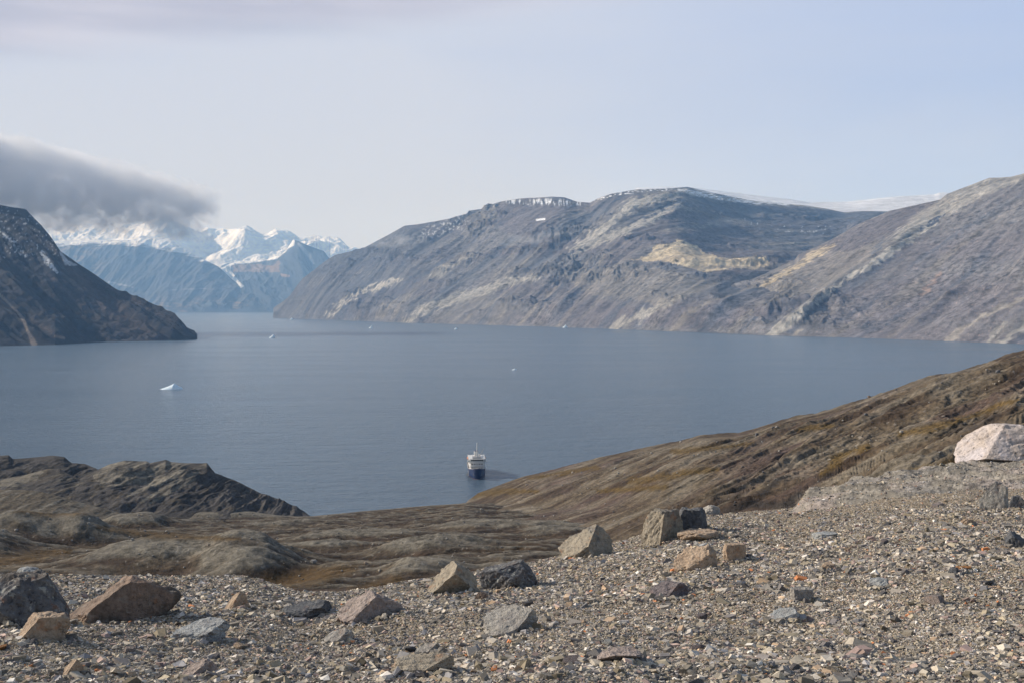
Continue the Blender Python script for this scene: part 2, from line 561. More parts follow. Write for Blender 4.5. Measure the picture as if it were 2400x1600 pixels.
def range_relief(L, seed, amp, env):
    S = L.x * SD[0] + L.y * SD[1]
    T = L.x * TD[0] + L.y * TD[1]
    wS = S + 330 * fbm(S / 1700, T / 1500, seed + 50, 3) + 60 * fbm(S / 350, T / 500, seed + 51, 3)
    cliff = sstep(-0.02, 0.28, fbm(L.x / 750, L.z / 170 + L.y / 2500, seed + 60, 4))
    r = ridged(wS / 950, T / 3600, seed, 3, 0.45) * 0.7 + ridged(wS / 300, T / 2200, seed + 7, 4, 0.5) * 0.24
    L.z += env * amp * (r - 0.35)
    # broken buttresses and ledges in the cliff zones
    L.z += env * cliff * amp * (0.22 * ridged(L.x / 120, L.y / 200, seed + 13, 4, 0.6) + 0.10 * noise(L.x / 500, L.z / 38, seed + 14))
    L.z += env * amp * 0.07 * fbm(S / 70, T / 110, seed + 23, 3)
    return wS, T, cliff

def range_rock(L, c, cliff, seed, nf):
    """cliffs: darker, blocky, with level ledges; between them smooth scree with faint runs"""
    blocky = fbm(L.x / 95, L.z / 55 + L.y / 400, seed, 5)
    ledge = noise(L.x / 420 + 0.4 * fbm(L.x / 300, L.z / 200, seed + 2, 3), L.z / 30, seed + 1)
    k = 1 + cliff * (0.55 * blocky + 0.28 * ledge - 0.12) + (1 - cliff) * 0.30 * nf
    c = c * np.clip(k, 0.25, 2)[..., None]
    return c

def the_range():
    L = Land(632, 2650, 1.35, [
        shore_front(SHORE_R),
        SHORE_R,
        [(640, 745, 11560), (669, 708, 11700), (695, 671, 11700), (710, 652, 11650), (736, 633, 11600), (758, 615, 11500), (785, 598, 11400),
         (852, 583, 11100), (897, 558, 10900), (949, 530, 10600), (979, 527, 10500), (1032, 517, 10300), (1084, 509, 10200), (1103, 495, 10100),
         (1129, 491, 10000), (1140, 484, 10000), (1174, 474, 9800), (1219, 467, 9600), (1293, 462, 9300), (1323, 463, 9200), (1353, 474, 9200),
         (1383, 476, 9100), (1402, 465, 8900), (1432, 455, 8800), (1462, 450, 8700), (1495, 445, 8700), (1557, 444, 8700), (1611, 440, 8800),
         (1653, 449, 9000), (1707, 458, 9300), (1768, 468, 9600), (1883, 477, 10000), (1932, 485, 10000), (1978, 494, 10000), (2085, 496, 10000), (2650, 500, 10000)],
        back(1800, 0.92)], [2, 300, 12])
    v = L.v - 1
    env = sstep(0, 0.08, v) * (1 - sstep(0.9, 1.0, v) * 0.93)
    env = env * sstep(640, 760, 1200 + F * L.a)[None, :]
    # basin under the dark cliffs: the face is set back there
    P, Q = L.pix()
    basin = stroke(P, Q, [(1700, 560), (1830, 570), (1950, 560)], [70, 90, 60], 0.9)
    L.z -= basin * 50
    wS, T, cliff = range_relief(L, 101, 150, env)
    P, Q = L.pix()
    n = fbm(wS / 130, T / 1000, 200, 5)
    nf = fbm(wS / 40, T / 320, 210, 4)
    ni = fbm(wS / 60, T / 60, 220, 5)
    nb = fbm(L.x / 900, L.z / 150, 230, 4)
    Pw, Qw = P + ni * 20 + nf * 12, Q + ni * 13 - nf * 6
    c = np.broadcast_to(GREY, L.x.shape + (3,)).copy()
    c = lerp(c, PURP, sstep(-0.1, 0.3, nb))
    c = lerp(c, DARK * 1.35, sstep(0.0, 0.45, n) * 0.75)
    c = lerp(c, TAN * 0.85, sstep(0.05, 0.5, -n) * 0.75)
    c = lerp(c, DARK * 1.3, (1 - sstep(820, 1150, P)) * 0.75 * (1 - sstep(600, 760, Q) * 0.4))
    c = lerp(c, PURP * 1.15, poly(Pw, Qw, [(1165, 482), (1340, 476), (1300, 530), (1240, 560), (1180, 545)]) * 0.8)
    c = lerp(c, PURP * 1.1, poly(Pw, Qw, [(1480, 520), (1560, 490), (1650, 500), (1760, 560), (1740, 600), (1660, 590), (1600, 565), (1540, 568), (1440, 620), (1400, 640)]) * 0.8)
    c = lerp(c, DARK * 1.45, poly(Pw, Qw, [(1630, 484), (1700, 472), (1780, 482), (1900, 492), (2080, 500), (2030, 535), (1960, 560), (1900, 535), (1800, 526), (1720, 512), (1660, 500)]) * (0.45 + 0.3 * nf + 0.3 * ni))
    c = lerp(c, PALE * 0.8, stroke(Pw, Q + ni * 3, [(1580, 452), (1700, 464), (1850, 476), (1990, 496)], [3, 6, 5, 3]) * 0.8)
    c = lerp(c, DARK, stroke(Pw, Qw, [(1470, 450), (1420, 470), (1390, 500)], [6, 8, 6]) * 0.5)
    c = lerp(c, SNOW, stroke(P, Q, [(1395, 470), (1440, 456), (1520, 446), (1580, 445)], [3, 3, 3, 2]) * sstep(0.05, 0.25, fbm(P / 9, Q / 3, 247, 3)))
    c = lerp(c, PALE * 0.85, stroke(Pw, Qw, [(1640, 452), (1560, 462), (1480, 478), (1445, 515), (1400, 545), (1330, 592)], [6, 9, 12, 9, 9, 4], 0.3) * 0.85)
    c = lerp(c, PALE * 0.85, stroke(Pw, Qw, [(1590, 478), (1540, 508), (1470, 538), (1400, 566), (1340, 602)], [4, 10, 7, 9, 3], 0.3) * 0.85)
    c = lerp(c, DARK, stroke(Pw, Qw, [(1610, 460), (1560, 480), (1450, 520)], [7, 7, 6]) * 0.7)
    c = lerp(c, PALE * 0.75, stroke(Pw, Qw, [(1262, 648), (1180, 664), (1100, 690), (1000, 722), (950, 752)], [4, 11, 12, 11, 8], 0.35) * 0.75)
    c = lerp(c, PALE * 0.85, stroke(Pw, Qw, [(938, 655), (885, 672), (840, 688), (800, 712), (772, 744)], [5, 8, 3, 4, 4], 0.35) * 0.85)
    c = lerp(c, PALE * 0.7, stroke(Pw, Qw, [(1112, 596), (1020, 645)], [3, 9], 0.4) * 0.7)
    c = lerp(c, PALE * 0.7, stroke(Pw, Qw, [(1620, 680), (1510, 735), (1440, 768)], [4, 11, 10], 0.4) * 0.8)
    c = lerp(c, TAN * 0.9, poly(Pw, Qw, [(1300, 640), (1480, 620), (1600, 640), (1680, 660), (1560, 720), (1480, 700), (1380, 690)]) * 0.45)
    for y0, x0, x1 in ((650, 720, 900), (610, 980, 1120), (700, 900, 1060), (735, 1100, 1300), (745, 800, 930)):
        c = lerp(c, TAN * 0.8, stroke(Pw, Qw, [(x0, y0 + 12), (x1, y0 - 20)], [8, 12], 0.7) * sstep(0, 0.4, nf) * 0.7)
    gold = [(1470, 610), (1520, 600), (1540, 574), (1590, 563), (1630, 574), (1655, 596), (1700, 606), (1740, 604), (1790, 600), (1806, 620), (1770, 634), (1740, 626), (1700, 634), (1660, 640), (1620, 630), (1560, 612), (1500, 610)]
    gm = poly(P + ni * 12, Q + ni * 8, gold)
    c = lerp(c, GOLD, gm * (0.55 + 0.45 * sstep(-0.3, 0.2, nf)))
    c = lerp(c, DARK, poly(Pw, Qw, [(1690, 655), (1760, 640), (1830, 625), (1760, 665), (1720, 690), (1670, 700)]) * 0.8)
    c = lerp(c, PALE * 0.62, stroke(Pw, Qw, [(1560, 540), (1680, 526)], [4, 6], 0.7) * 0.5)
    # old snow left in the hollows
    sp = fbm(P / 7, Q / 6, 240, 3)
    c = lerp(c, SNOW * 0.7, stroke(P, Q, [(1000, 548), (1080, 522)], [14, 16], 0.6) * sstep(0.1, 0.3, sp) * 0.8)
    c = lerp(c, SNOW, stroke(P, Q, [(1190, 474), (1290, 474), (1370, 478)], [4, 8, 4], 0.6) * sstep(0.0, 0.2, fbm(P / 6, Q / 30, 241, 3)))
    c = lerp(c, SNOW, stroke(P, Q, [(1635, 456), (1660, 461), (1760, 475)], [4, 5, 2], 0.5) * sstep(0.1, 0.25, fbm(P / 12, Q / 3, 242, 3)))
    c = lerp(c, SNOW, stroke(P, Q, [(1590, 445), (1640, 452), (1700, 463), (1770, 474), (1860, 480)], [2.5, 7, 7, 6, 3], 0.5) * sstep(-0.12, 0.1, fbm(P / 22, Q / 2.5, 243, 3)))
    c = lerp(c, SNOW, stroke(P, Q, [(1258, 516), (1276, 514)], 2.2))
    c = lerp(c, SNOW * 0.7, stroke(P, Q, [(1750, 515), (1790, 535), (1960, 540)], [8, 8, 10], 0.6) * sstep(0.3, 0.45, sp))
    c = range_rock(L, c, cliff, 260, nf)
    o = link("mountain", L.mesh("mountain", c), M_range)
    tag(o, kind='structure')
the_range()

def near_mountain():
    L = Land(1540, 3100, 1.35, [
        shore_front(SHORE_R),
        SHORE_R,
        [(1540, 774.5, 5790), (1577, 767, 5850), (1615, 743, 5950), (1645, 717, 6050), (1676, 698, 6100), (1714, 671, 6200), (1749, 659, 6250), (1814, 632, 6300),
         (1862, 610, 6300), (1872, 597, 6300), (1921, 575, 6300), (1959, 556, 6250), (2009, 527, 6200), (2059, 506, 6150), (2085, 495, 6100),
         (2150, 481, 6050), (2204, 469, 5950), (2219, 456, 5900), (2265, 439, 5800), (2319, 418, 5700), (2345, 418, 5600), (2369, 416, 5550), (2400, 407, 5450), (2500, 380, 5300), (2700, 345, 5100), (3100, 330, 4800)],
        back(1500, 0.7)], [2, 300, 10])
    v = L.v - 1
    env = sstep(0, 0.08, v) * (1 - sstep(0.85, 1.0, v) * 0.93) * sstep(1560, 1750, 1200 + F * L.a)[None, :]
    wS, T, cliff = range_relief(L, 301, 95, env)
    # the pale rib stands proud of the face
    P, Q = L.pix()
    rib = [(2360, 418), (2220, 482), (2130, 545), (2080, 588), (2020, 632), (1980, 652), (1930, 692), (1880, 735), (1830, 768), (1800, 788)]
    L.z += stroke(P, Q, rib, [24, 20, 16, 14, 11, 10, 10, 10, 9, 8], 0.9) * 26 * env
    P, Q = L.pix()
    n = fbm(wS / 110, T / 1100, 400, 5)
    nf = fbm(wS / 30, T / 260, 410, 4)
    ni = fbm(wS / 40, T / 40, 420, 5)
    Pw, Qw = P + ni * 14 + nf * 9, Q + ni * 9 - nf * 5
    c = np.broadcast_to(GREY * 0.98, L.x.shape + (3,)).copy()
    c = lerp(c, PURP * 1.1, sstep(-0.3, 0.3, fbm(L.x / 700, L.z / 150, 430, 4)) * 0.8)
    c = lerp(c, TAN * 0.8, sstep(0.1, 0.5, n) * 0.6)
    c = lerp(c, DARK * 1.5, sstep(0.1, 0.5, -n) * 0.6)
    # lighter left flank below the rib
    c = lerp(c, TAN * 0.78, poly(Pw, Qw, [(1700, 700), (1860, 610), (1960, 570), (2120, 560), (2020, 640), (1930, 690), (1860, 720), (1700, 735)]) * 0.55)
    c = lerp(c, PURP * 0.95, poly(Pw, Qw, [(1900, 590), (1960, 556), (2060, 506), (2150, 481), (2215, 466), (2160, 515), (2080, 550), (2000, 590)]) * 0.9)
    c = lerp(c, PALE * 0.72, stroke(Pw, Qw, [(2400, 412), (2330, 430), (2240, 470), (2150, 525), (2100, 560)], [8, 18, 22, 18, 8], 0.4) * 0.75)
    c = lerp(c, DARK * 1.4, poly(Pw, Qw, [(2220, 498), (2180, 520), (2130, 560), (2140, 555), (2190, 525)]))
    c = lerp(c, PALE * 0.95, stroke(Pw, Qw, [(2190, 525), (2130, 565), (2080, 596), (2020, 636), (1985, 650)], [4, 6, 9, 7, 3], 0.35) * 0.9)
    c = lerp(c, PALE * 0.85, stroke(Pw, Qw, [(1985, 655), (1930, 692), (1880, 730), (1830, 768), (1802, 786)], [3, 7, 10, 11, 7], 0.3) * 0.9)
    c = lerp(c, DARK * 1.2, stroke(Pw, Qw, [(2010, 652), (1960, 680), (1925, 715), (1880, 755), (1850, 780)], [2, 3, 3, 5, 4], 0.6) * 0.7)
    c = lerp(c, GOLD * 0.8, stroke(Pw, Qw, [(1955, 576), (1905, 598), (1880, 620), (1830, 645), (1780, 675)], [4, 9, 5, 6, 3], 0.4) * 0.8)
    c = lerp(c, TAN, stroke(Pw, Qw, [(1860, 660), (1760, 705), (1680, 740)], [4, 8, 5], 0.6) * 0.6)
    c = lerp(c, DARK * 1.6, poly(Pw, Qw, [(2085, 555), (2060, 585), (2040, 605), (2050, 580)]) * 0.8)
    c = lerp(c, TAN * 1.1, stroke(Pw, Qw, [(2400, 700), (2330, 728), (2280, 755), (2225, 797)], [5, 6, 5, 9], 0.4) * 0.8)
    c = lerp(c, PALE * 0.8, stroke(Pw, Qw, [(2400, 765), (2360, 790), (2340, 806)], [8, 7, 7], 0.3) * 0.8)
    c = lerp(c, PALE * 0.7, stroke(Pw, Qw, [(2355, 755), (2330, 790), (2320, 802)], [5, 6, 5], 0.3) * 0.7)
    c = lerp(c, TAN * 1.1, stroke(Pw, Qw, [(1880, 775), (1860, 790)], [4, 5], 0.5))
    c = lerp(c, (0.27, 0.19, 0.15), stroke(Pw, Qw, [(2210, 640), (2160, 690)], [3, 5], 0.6) * 0.6)
    c = lerp(c, DARK * 0.9, stroke(Pw, Qw, [(2030, 768), (2080, 762)], [9, 7], 0.7) * sstep(-0.1, 0.2, ni) * 0.9)
    sp = fbm(P / 4, Q / 4, 440, 3)
    c = lerp(c, (0.36, 0.27, 0.25), sstep(0.36, 0.45, sp) * 0.5)
    c = range_rock(L, c, cliff, 460, nf)
    o = link("mountain", L.mesh("mountain", c), M_range)
    tag(o, kind='structure')
near_mountain()

# ------------------------------------------------------------------ dark headland on the left
M_head = land_mat("headland_rock", 0.012, 6, 0.6, stretch=(0.35, 1, 0.6), rot=math.radians(38.5), fine=5, grain=0.07, gvar=0.5)
def headland():
    shore = [(-900, 842), (-300, 822), (0, 811), (130, 808), (215, 802), (350, 799), (450, 796.5), (463, 796)]
    L = Land(-900, 465, 1.2, [
        shore_front(shore),
        shore,
        [(-900, 400, 5300), (-300, 440, 5300), (-60, 466, 5250), (0, 480, 5250), (30, 486, 5200), (50, 489, 5200), (60, 490, 5200), (74, 505, 5150), (96, 527, 5080),
         (118, 554, 5000), (141, 589, 4950), (179, 616, 4900), (223, 645, 4820), (268, 676, 4740), (313, 701, 4650), (330, 704, 4620), (341, 710, 4600),
         (350, 720, 4590), (375, 728, 4540), (392, 741, 4500), (409, 746, 4450), (424, 759, 4400), (445, 782, 4320), (463, 796, 4270)],
        back(900, 0.6)], [2, 240, 10])
    v = L.v - 1
    env = sstep(0, 0.07, v) * (1 - sstep(0.88, 1.0, v) * 0.9) * (1 - sstep(400, 460, 1200 + F * L.a)[None, :])
    # ribs run down to the right
    S = L.x * 0.62 + L.y * 0.78
    T = L.x * 0.78 - L.y * 0.62
    wS = S + 60 * fbm(S / 500, T / 700, 550, 3)
    L.z += env * 95 * (ridged(wS / 480, T / 2600, 501, 4, 0.5) * 0.8 + ridged(wS / 110, T / 600, 520, 4) * 0.34 - 0.45)
    L.z += env * 10 * fbm(S / 50, T / 50, 523, 4)
    P, Q = L.pix()
    n = fbm(wS / 90, T / 900, 560, 5)
    ni = fbm(P / 7, Q / 6, 570, 4)
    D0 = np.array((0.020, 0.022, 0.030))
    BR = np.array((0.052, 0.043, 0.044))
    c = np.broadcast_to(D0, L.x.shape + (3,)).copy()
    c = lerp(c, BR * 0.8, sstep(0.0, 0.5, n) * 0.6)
    Pw, Qw = P + ni * 6, Q + ni * 5
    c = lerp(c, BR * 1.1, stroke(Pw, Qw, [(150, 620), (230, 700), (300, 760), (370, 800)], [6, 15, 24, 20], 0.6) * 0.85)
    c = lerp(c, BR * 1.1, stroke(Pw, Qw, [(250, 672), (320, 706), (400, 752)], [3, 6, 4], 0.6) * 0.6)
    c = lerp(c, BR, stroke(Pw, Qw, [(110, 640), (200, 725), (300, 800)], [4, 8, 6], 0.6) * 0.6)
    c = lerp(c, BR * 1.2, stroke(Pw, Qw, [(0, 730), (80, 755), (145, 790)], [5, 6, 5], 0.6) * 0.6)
    c = lerp(c, (0.20, 0.165, 0.14), stroke(P + ni * 2, Q, [(-20, 680), (0, 692), (38, 728), (54, 748), (64, 775), (80, 806)], [3, 3, 3, 4, 3, 7], 0.4))
    c = lerp(c, (0.17, 0.12, 0.09), stroke(P, Q, [(130, 788), (150, 792)], 3))
    sn = np.array((0.42, 0.45, 0.50))
    c = lerp(c, sn, stroke(Pw, Qw, [(143, 594), (156, 616), (180, 622)], [3, 6, 2], 0.4) * 0.8)
    c = lerp(c, sn, stroke(Pw, Qw, [(97, 590), (112, 615), (135, 640)], [4, 7, 3], 0.4) * sstep(-0.3, 0.1, ni))
    c = lerp(c, sn, stroke(Pw, Qw, [(0, 545), (30, 565), (62, 600)], [6, 5, 4], 0.5) * sstep(-0.1, 0.2, ni) * 0.8)
    c = lerp(c, sn, (1 - sstep(600, 625, Q + P * 0.1)) * sstep(0.22, 0.4, ni) * 0.75)
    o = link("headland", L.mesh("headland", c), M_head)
    tag(o, kind='structure')
headland()

# ------------------------------------------------------------------ near land
M_near = land_mat("tundra_ground", 0.20, 0.6, 0.55, fine=4, grain=0.55, gvar=0.75)
OLV = np.array((0.105, 0.086, 0.062))
GRY = np.array((0.175, 0.158, 0.128))
BRN = np.array((0.055, 0.038, 0.027))
RUST = np.array((0.085, 0.050, 0.016))
BLK = np.array((0.040, 0.037, 0.036))
def tundra_colour(L, seed, flat=1.0):
    P, Q = L.pix()
    n = fbm(L.x / 40, L.y / 34, seed, 5)
    n2 = fbm(L.x / 12, L.y / 12, seed + 30, 5)
    n3 = fbm(L.x / 70, L.y / 60, seed + 60, 4)
    c = np.broadcast_to(OLV, L.x.shape + (3,)).copy()
    c = lerp(c, GRY, sstep(0, 0.5, n2))
    c = lerp(c, BRN, sstep(-0.05, 0.35, n))
    c = lerp(c, RUST, sstep(0.15, 0.5, n3 + 0.4 * n2) * 0.7)
    return c, P, Q, n, n2

# knolls are the same sheet: (px, py, half width px, half depth m, height m)
MOUNDS = [(430, 1325, 235, 38, 9), (560, 1330, 110, 28, 7), (60, 1275, 210, 30, 9), (230, 1262, 90, 22, 5),
          (310, 1232, 75, 24, 7), (120, 1240, 90, 24, 4), (520, 1214, 120, 24, 5), (660, 1232, 90, 30, 3),
          (-160, 1300, 160, 40, 10), (860, 1260, 150, 24, 3), (1020, 1290, 140, 22, 4), (990, 1340, 90, 20, 3),
          (1180, 1240, 170, 30, 3), (760, 1290, 110, 20, 3), (1330, 1250, 120, 26, 4), (350, 1365, 300, 30, -6), (900, 1310, 120, 18, -2)]
def tundra():
    rings = [
        [(-1300, 1600, 26), (600, 1600, 26), (1500, 1500, 30), (2000, 1400, 34), (3400, 1330, 40)],
        [(-1300, 1500, 90), (600, 1500, 90), (1100, 1470, 90), (1500, 1420, 90), (2000, 1380, 80), (3400, 1330, 80)],
        [(-1300, 1390, 215), (700, 1390, 215), (1100, 1370, 215), (1500, 1340, 215), (2000, 1350, 200), (3400, 1330, 200)],
        [(-1300, 1330, 320), (700, 1320, 320), (1100, 1300, 320), (1500, 1290, 320), (2000, 1300, 300), (3400, 1330, 300)],
        [(-1300, 1250, 500), (0, 1250, 500), (700, 1250, 500), (1100, 1230, 500), (1500, 1240, 480), (2200, 1290, 430), (3400, 1330, 420)],
        [(-1300, 1205, 655), (0, 1212, 650), (560, 1213, 650), (727, 1209, 650), (860, 1196, 660), (1000, 1184, 672), (1097, 1178, 690), (1300, 1172, 700), (1800, 1200, 640), (3400, 1200, 640)],
        lee(60)]
    L = Land(-1200, 3300, 2.0, rings, [20, 50, 120, 190, 260, 12], persp=True)
    hump = np.zeros_like(L.z)
    for px, py, hw, hd, h in MOUNDS:
        a, s = ray(px, py)
        # locate on the undisturbed sheet
        p = L.hit(px, py, 60, 720)
        dy = (L.y - p.y) / hd
        q = ((L.x - p.x) / (hw / F * p.y)) ** 2 + np.where(dy < 0, dy * 1.9, dy * 0.7) ** 2
        q = q * (1 + 0.35 * fbm(L.x / 30, L.y / 30, 611, 3))
        L.z += h * 0.85 * np.exp(-q ** 1.5)
        hump = np.maximum(hump, (h > 0) * np.exp(-q ** 1.5))
    env = 1 - sstep(4.85, 5.0, L.v)
    L.z += env * (3.0 * fbm(L.x / 50, L.y / 34, 601, 5) + 1.5 * ridged(L.x / 22, L.y / 13, 605, 4) * sstep(1.2, 2, L.v) - 0.8)
    c, P, Q, n, n2 = tundra_colour(L, 620)
    # mounds carry drier, greyer gravel; hollows hold brown heath
    st = fbm(L.x / 16, L.y / 7, 650, 5)
    st2 = fbm(L.x / 5, L.y / 4, 655, 4)
    c = lerp(c, BRN * 0.9, sstep(-0.12, 0.25, st) * 0.85)
    c = lerp(c, GRY, sstep(0.12, 0.4, -st) * 0.55)
    c = c * ((0.70 + 0.5 * st2)[..., None] * np.array((1.05, 0.97, 0.90)))
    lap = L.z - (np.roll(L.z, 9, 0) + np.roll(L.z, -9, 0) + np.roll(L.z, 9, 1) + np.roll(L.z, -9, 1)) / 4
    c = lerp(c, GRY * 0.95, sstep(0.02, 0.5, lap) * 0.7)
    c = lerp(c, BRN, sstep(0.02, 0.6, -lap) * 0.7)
    c = lerp(c, np.array((0.18, 0.165, 0.135)), sstep(0.35, 0.8, hump) * (0.55 - 0.5 * st))
    left = 1 - sstep(560, 760, P)
    for (pts, w) in ((([(0, 1188), (120, 1200), (330, 1192)]), [8, 10, 3]), ([(230, 1235), (330, 1252), (560, 1262)], [6, 8, 4]), ([(0, 1315), (90, 1300), (160, 1290)], [14, 12, 6]),
                     ([(640, 1360), (760, 1345), (830, 1330)], [20, 20, 10]), ([(830, 1390), (930, 1360)], [14, 10]), ([(1100, 1172), (1250, 1168)], [6, 4])):
        c = lerp(c, RUST * 0.9, stroke(P + n * 12, Q + n2 * 5, pts, w, 0.7) * 0.8)
    c = lerp(c, GRY * 0.95, stroke(P, Q + n2 * 3, [(430, 1215), (620, 1204), (760, 1206)], [4, 6, 4], 0.6) * 0.7)
    c = lerp(c, GRY, stroke(P + n * 8, Q + n2 * 4, [(230, 1300), (400, 1288), (560, 1290)], [10, 9, 5], 0.7) * 0.7)
    sp = fbm(L.x / 1.6, L.y / 3.0, 640, 3)
    c = lerp(c, (0.30, 0.27, 0.23), sstep(0.4, 0.55, sp) * 0.6)
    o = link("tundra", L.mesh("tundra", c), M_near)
    tag(o, kind='structure')
    return L
L_TUN = tundra()

def hillside():
    rings = [
        [(1050, 1250, 560), (1200, 1265, 470), (1400, 1325, 330), (1500, 1350, 270), (1650, 1340, 200), (1850, 1340, 150), (2100, 1300, 115), (2400, 1230, 90), (3300, 1180, 75)],
        [(1050, 1190, 655), (1097, 1181, 690), (1200, 1182, 640), (1400, 1190, 520), (1600, 1180, 400), (1850, 1150, 300), (2100, 1080, 250), (2400, 1010, 230), (3300, 900, 200)],
        [(1050, 1200, 700), (1085, 1184, 715), (1097, 1172, 730), (1120, 1155, 735), (1160, 1140, 735), (1230, 1115, 735), (1330, 1090, 730), (1430, 1065, 725), (1500, 1051, 720), (1592, 1033, 710), (1642, 1018, 700), (1730, 1013, 680),
         (1768, 1006, 670), (1825, 987, 660), (1883, 973, 645), (1932, 964, 630), (1997, 945, 610), (2066, 922, 590), (2128, 902, 570), (2204, 874, 545), (2284, 860, 520), (2361, 834, 500), (2400, 822, 490), (2700, 750, 430), (3300, 650, 400)],
        lee(140)]
    L = Land(1080, 3200, 1.8, rings, [180, 480, 12], persp=True, smooth=14)
    env = sstep(0.0, 0.25, L.v) * (1 - sstep(1.8, 1.99, L.v) * 0.72) * sstep(1080, 1300, 1200 + F * L.a)[None, :]
    u = np.array((-0.80, -0.60))
    T = L.x * u[0] + L.y * u[1]
    S = L.x * -u[1] + L.y * u[0]
    wS = S + 24 * fbm(S / 80, T / 90, 750, 4)
    right = sstep(1500, 1900, 1200 + F * L.a)[None, :]
    L.z += env * ((3.6 + 3.0 * right) * (ridged(wS / 46, T / 230, 701, 4, 0.5) - 0.45) + 1.7 * (0.5 + right) * (ridged(wS / 13, T / 55, 711, 4, 0.5) - 0.3) + (0.3 + 0.4 * right) * (ridged(L.x / 5, L.y / 7, 715, 3, 0.6) - 0.4))
    P, Q = L.pix()
    crag = stroke(P, Q, [(1700, 1190), (1780, 1140), (1850, 1090), (1900, 1045)], [60, 45, 30, 20], 0.8)
    L.z += env * crag * 4.0 * (ridged(wS / 15, T / 60, 731, 3, 0.5) - 0.4)
    P, Q = L.pix()
    n = fbm(wS / 18, T / 60, 760, 5)
    n2 = fbm(wS / 6, T / 16, 770, 4)
    n3 = fbm(L.x / 60, L.y / 80, 780, 4)
    ni = fbm(L.x / 3, L.y / 4, 790, 4)
    c = np.broadcast_to(OLV * 1.25, L.x.shape + (3,)).copy()
    c = lerp(c, GRY * 1.15, sstep(-0.1, 0.4, n))
    c = lerp(c, BRN * 1.05, sstep(-0.05, 0.3, -n) * 0.85)
    c = lerp(c, np.array((0.12, 0.09, 0.085)), sstep(0, 0.5, n3) * 0.6)
    c = lerp(c, BLK * 1.8, sstep(0.1, 0.5, n2) * (0.2 + 0.35 * right))
    c = c * ((0.84 + 0.45 * fbm(wS / 3.5, T / 12, 795, 4))[..., None] * np.array((1.04, 0.98, 0.92)))
    Pw, Qw = P + n2 * 14, Q + n2 * 7
    moss = np.array((0.100, 0.064, 0.020))
    for pts, w in (([(1867, 1007), (1944, 997)], [4, 7]), ([(1580, 1058), (1680, 1048), (1770, 1038)], [6, 5, 3]), ([(1480, 1128), (1590, 1110), (1680, 1098)], [10, 9, 5]),
                   ([(1950, 1072), (2035, 1045)], [10, 6]), ([(2110, 1018), (2180, 1005), (2265, 980), (2380, 935)], [7, 8, 6, 5]), ([(1980, 1152), (2100, 1122), (2190, 1098), (2250, 1080)], [12, 12, 13, 12]),
                   ([(1110, 1160), (1180, 1150), (1260, 1150)], [8, 7, 4]), ([(1400, 1150), (1560, 1140)], [5, 7]), ([(1930, 1110), (1965, 1080)], [9, 10]), ([(1240, 1120), (1400, 1095)], [4, 5])):
        c = lerp(c, moss, stroke(Pw, Qw, pts, w, 0.7) * 0.85)
    for pts, w in (([(1840, 1098), (1890, 1048)], [2, 6]), ([(1785, 1158), (1840, 1115)], [6, 5]), ([(1860, 1170), (1880, 1160)], [10, 8]), ([(1700, 1200), (1760, 1180), (1860, 1185)], [8, 10, 8])):
        c = lerp(c, BLK * 0.7, stroke(Pw, Qw, pts, w, 0.6) * 0.8)
    c = lerp(c, (0.30, 0.27, 0.24), sstep(0.42, 0.55, ni) * 0.45)
    o = link("hillside", L.mesh("hillside", c), M_near)
    tag(o, kind='structure')
    return L
L_HILL = hillside()

M_knoll = land_mat("knoll_rock", 0.35, 0.5, 0.6, fine=5, grain=0.5, gvar=0.6)
def knoll(px0, px1, rings, seed, amp, pal, strata=1.0):
    L = Land(px0, px1, 1.5, rings, [110, 10], persp=False)
    env = sstep(0.0, 0.2, L.v) * (1 - sstep(0.85, 1, L.v) * 0.9)
    aa = 1200 + F * L.a
    env = env * (sstep(px0, px0 + 60, aa) * (1 - sstep(px1 - 60, px1, aa)))[None, :]
    # tilted beds: noise stretched along a direction rising to the right
    S = L.x * 0.40 - L.z * 1.3 * strata
    T = L.x * 0.9 + L.z * 0.5 + L.y * 0.4
    L.z += env * amp * (ridged(S / 12, T / 60, seed, 4, 0.55) - 0.4)
    L.z += env * amp * 0.5 * fbm(L.x / 14, L.y / 14, seed + 5, 4)
    P, Q = L.pix()
    S = L.x * 0.40 - L.z * 1.3
    n = fbm(S / 3.2, T / 50, seed + 9, 4)
    n2 = fbm(L.x / 9, L.y / 9, seed + 12, 4)
    c = np.broadcast_to(np.array(pal[0]), L.x.shape + (3,)).copy()
    c = lerp(c, pal[1], sstep(-0.1, 0.3, n))
    c = lerp(c, pal[2], sstep(0.1, 0.5, n2) * 0.7)
    return L, c, P, Q, n, n2
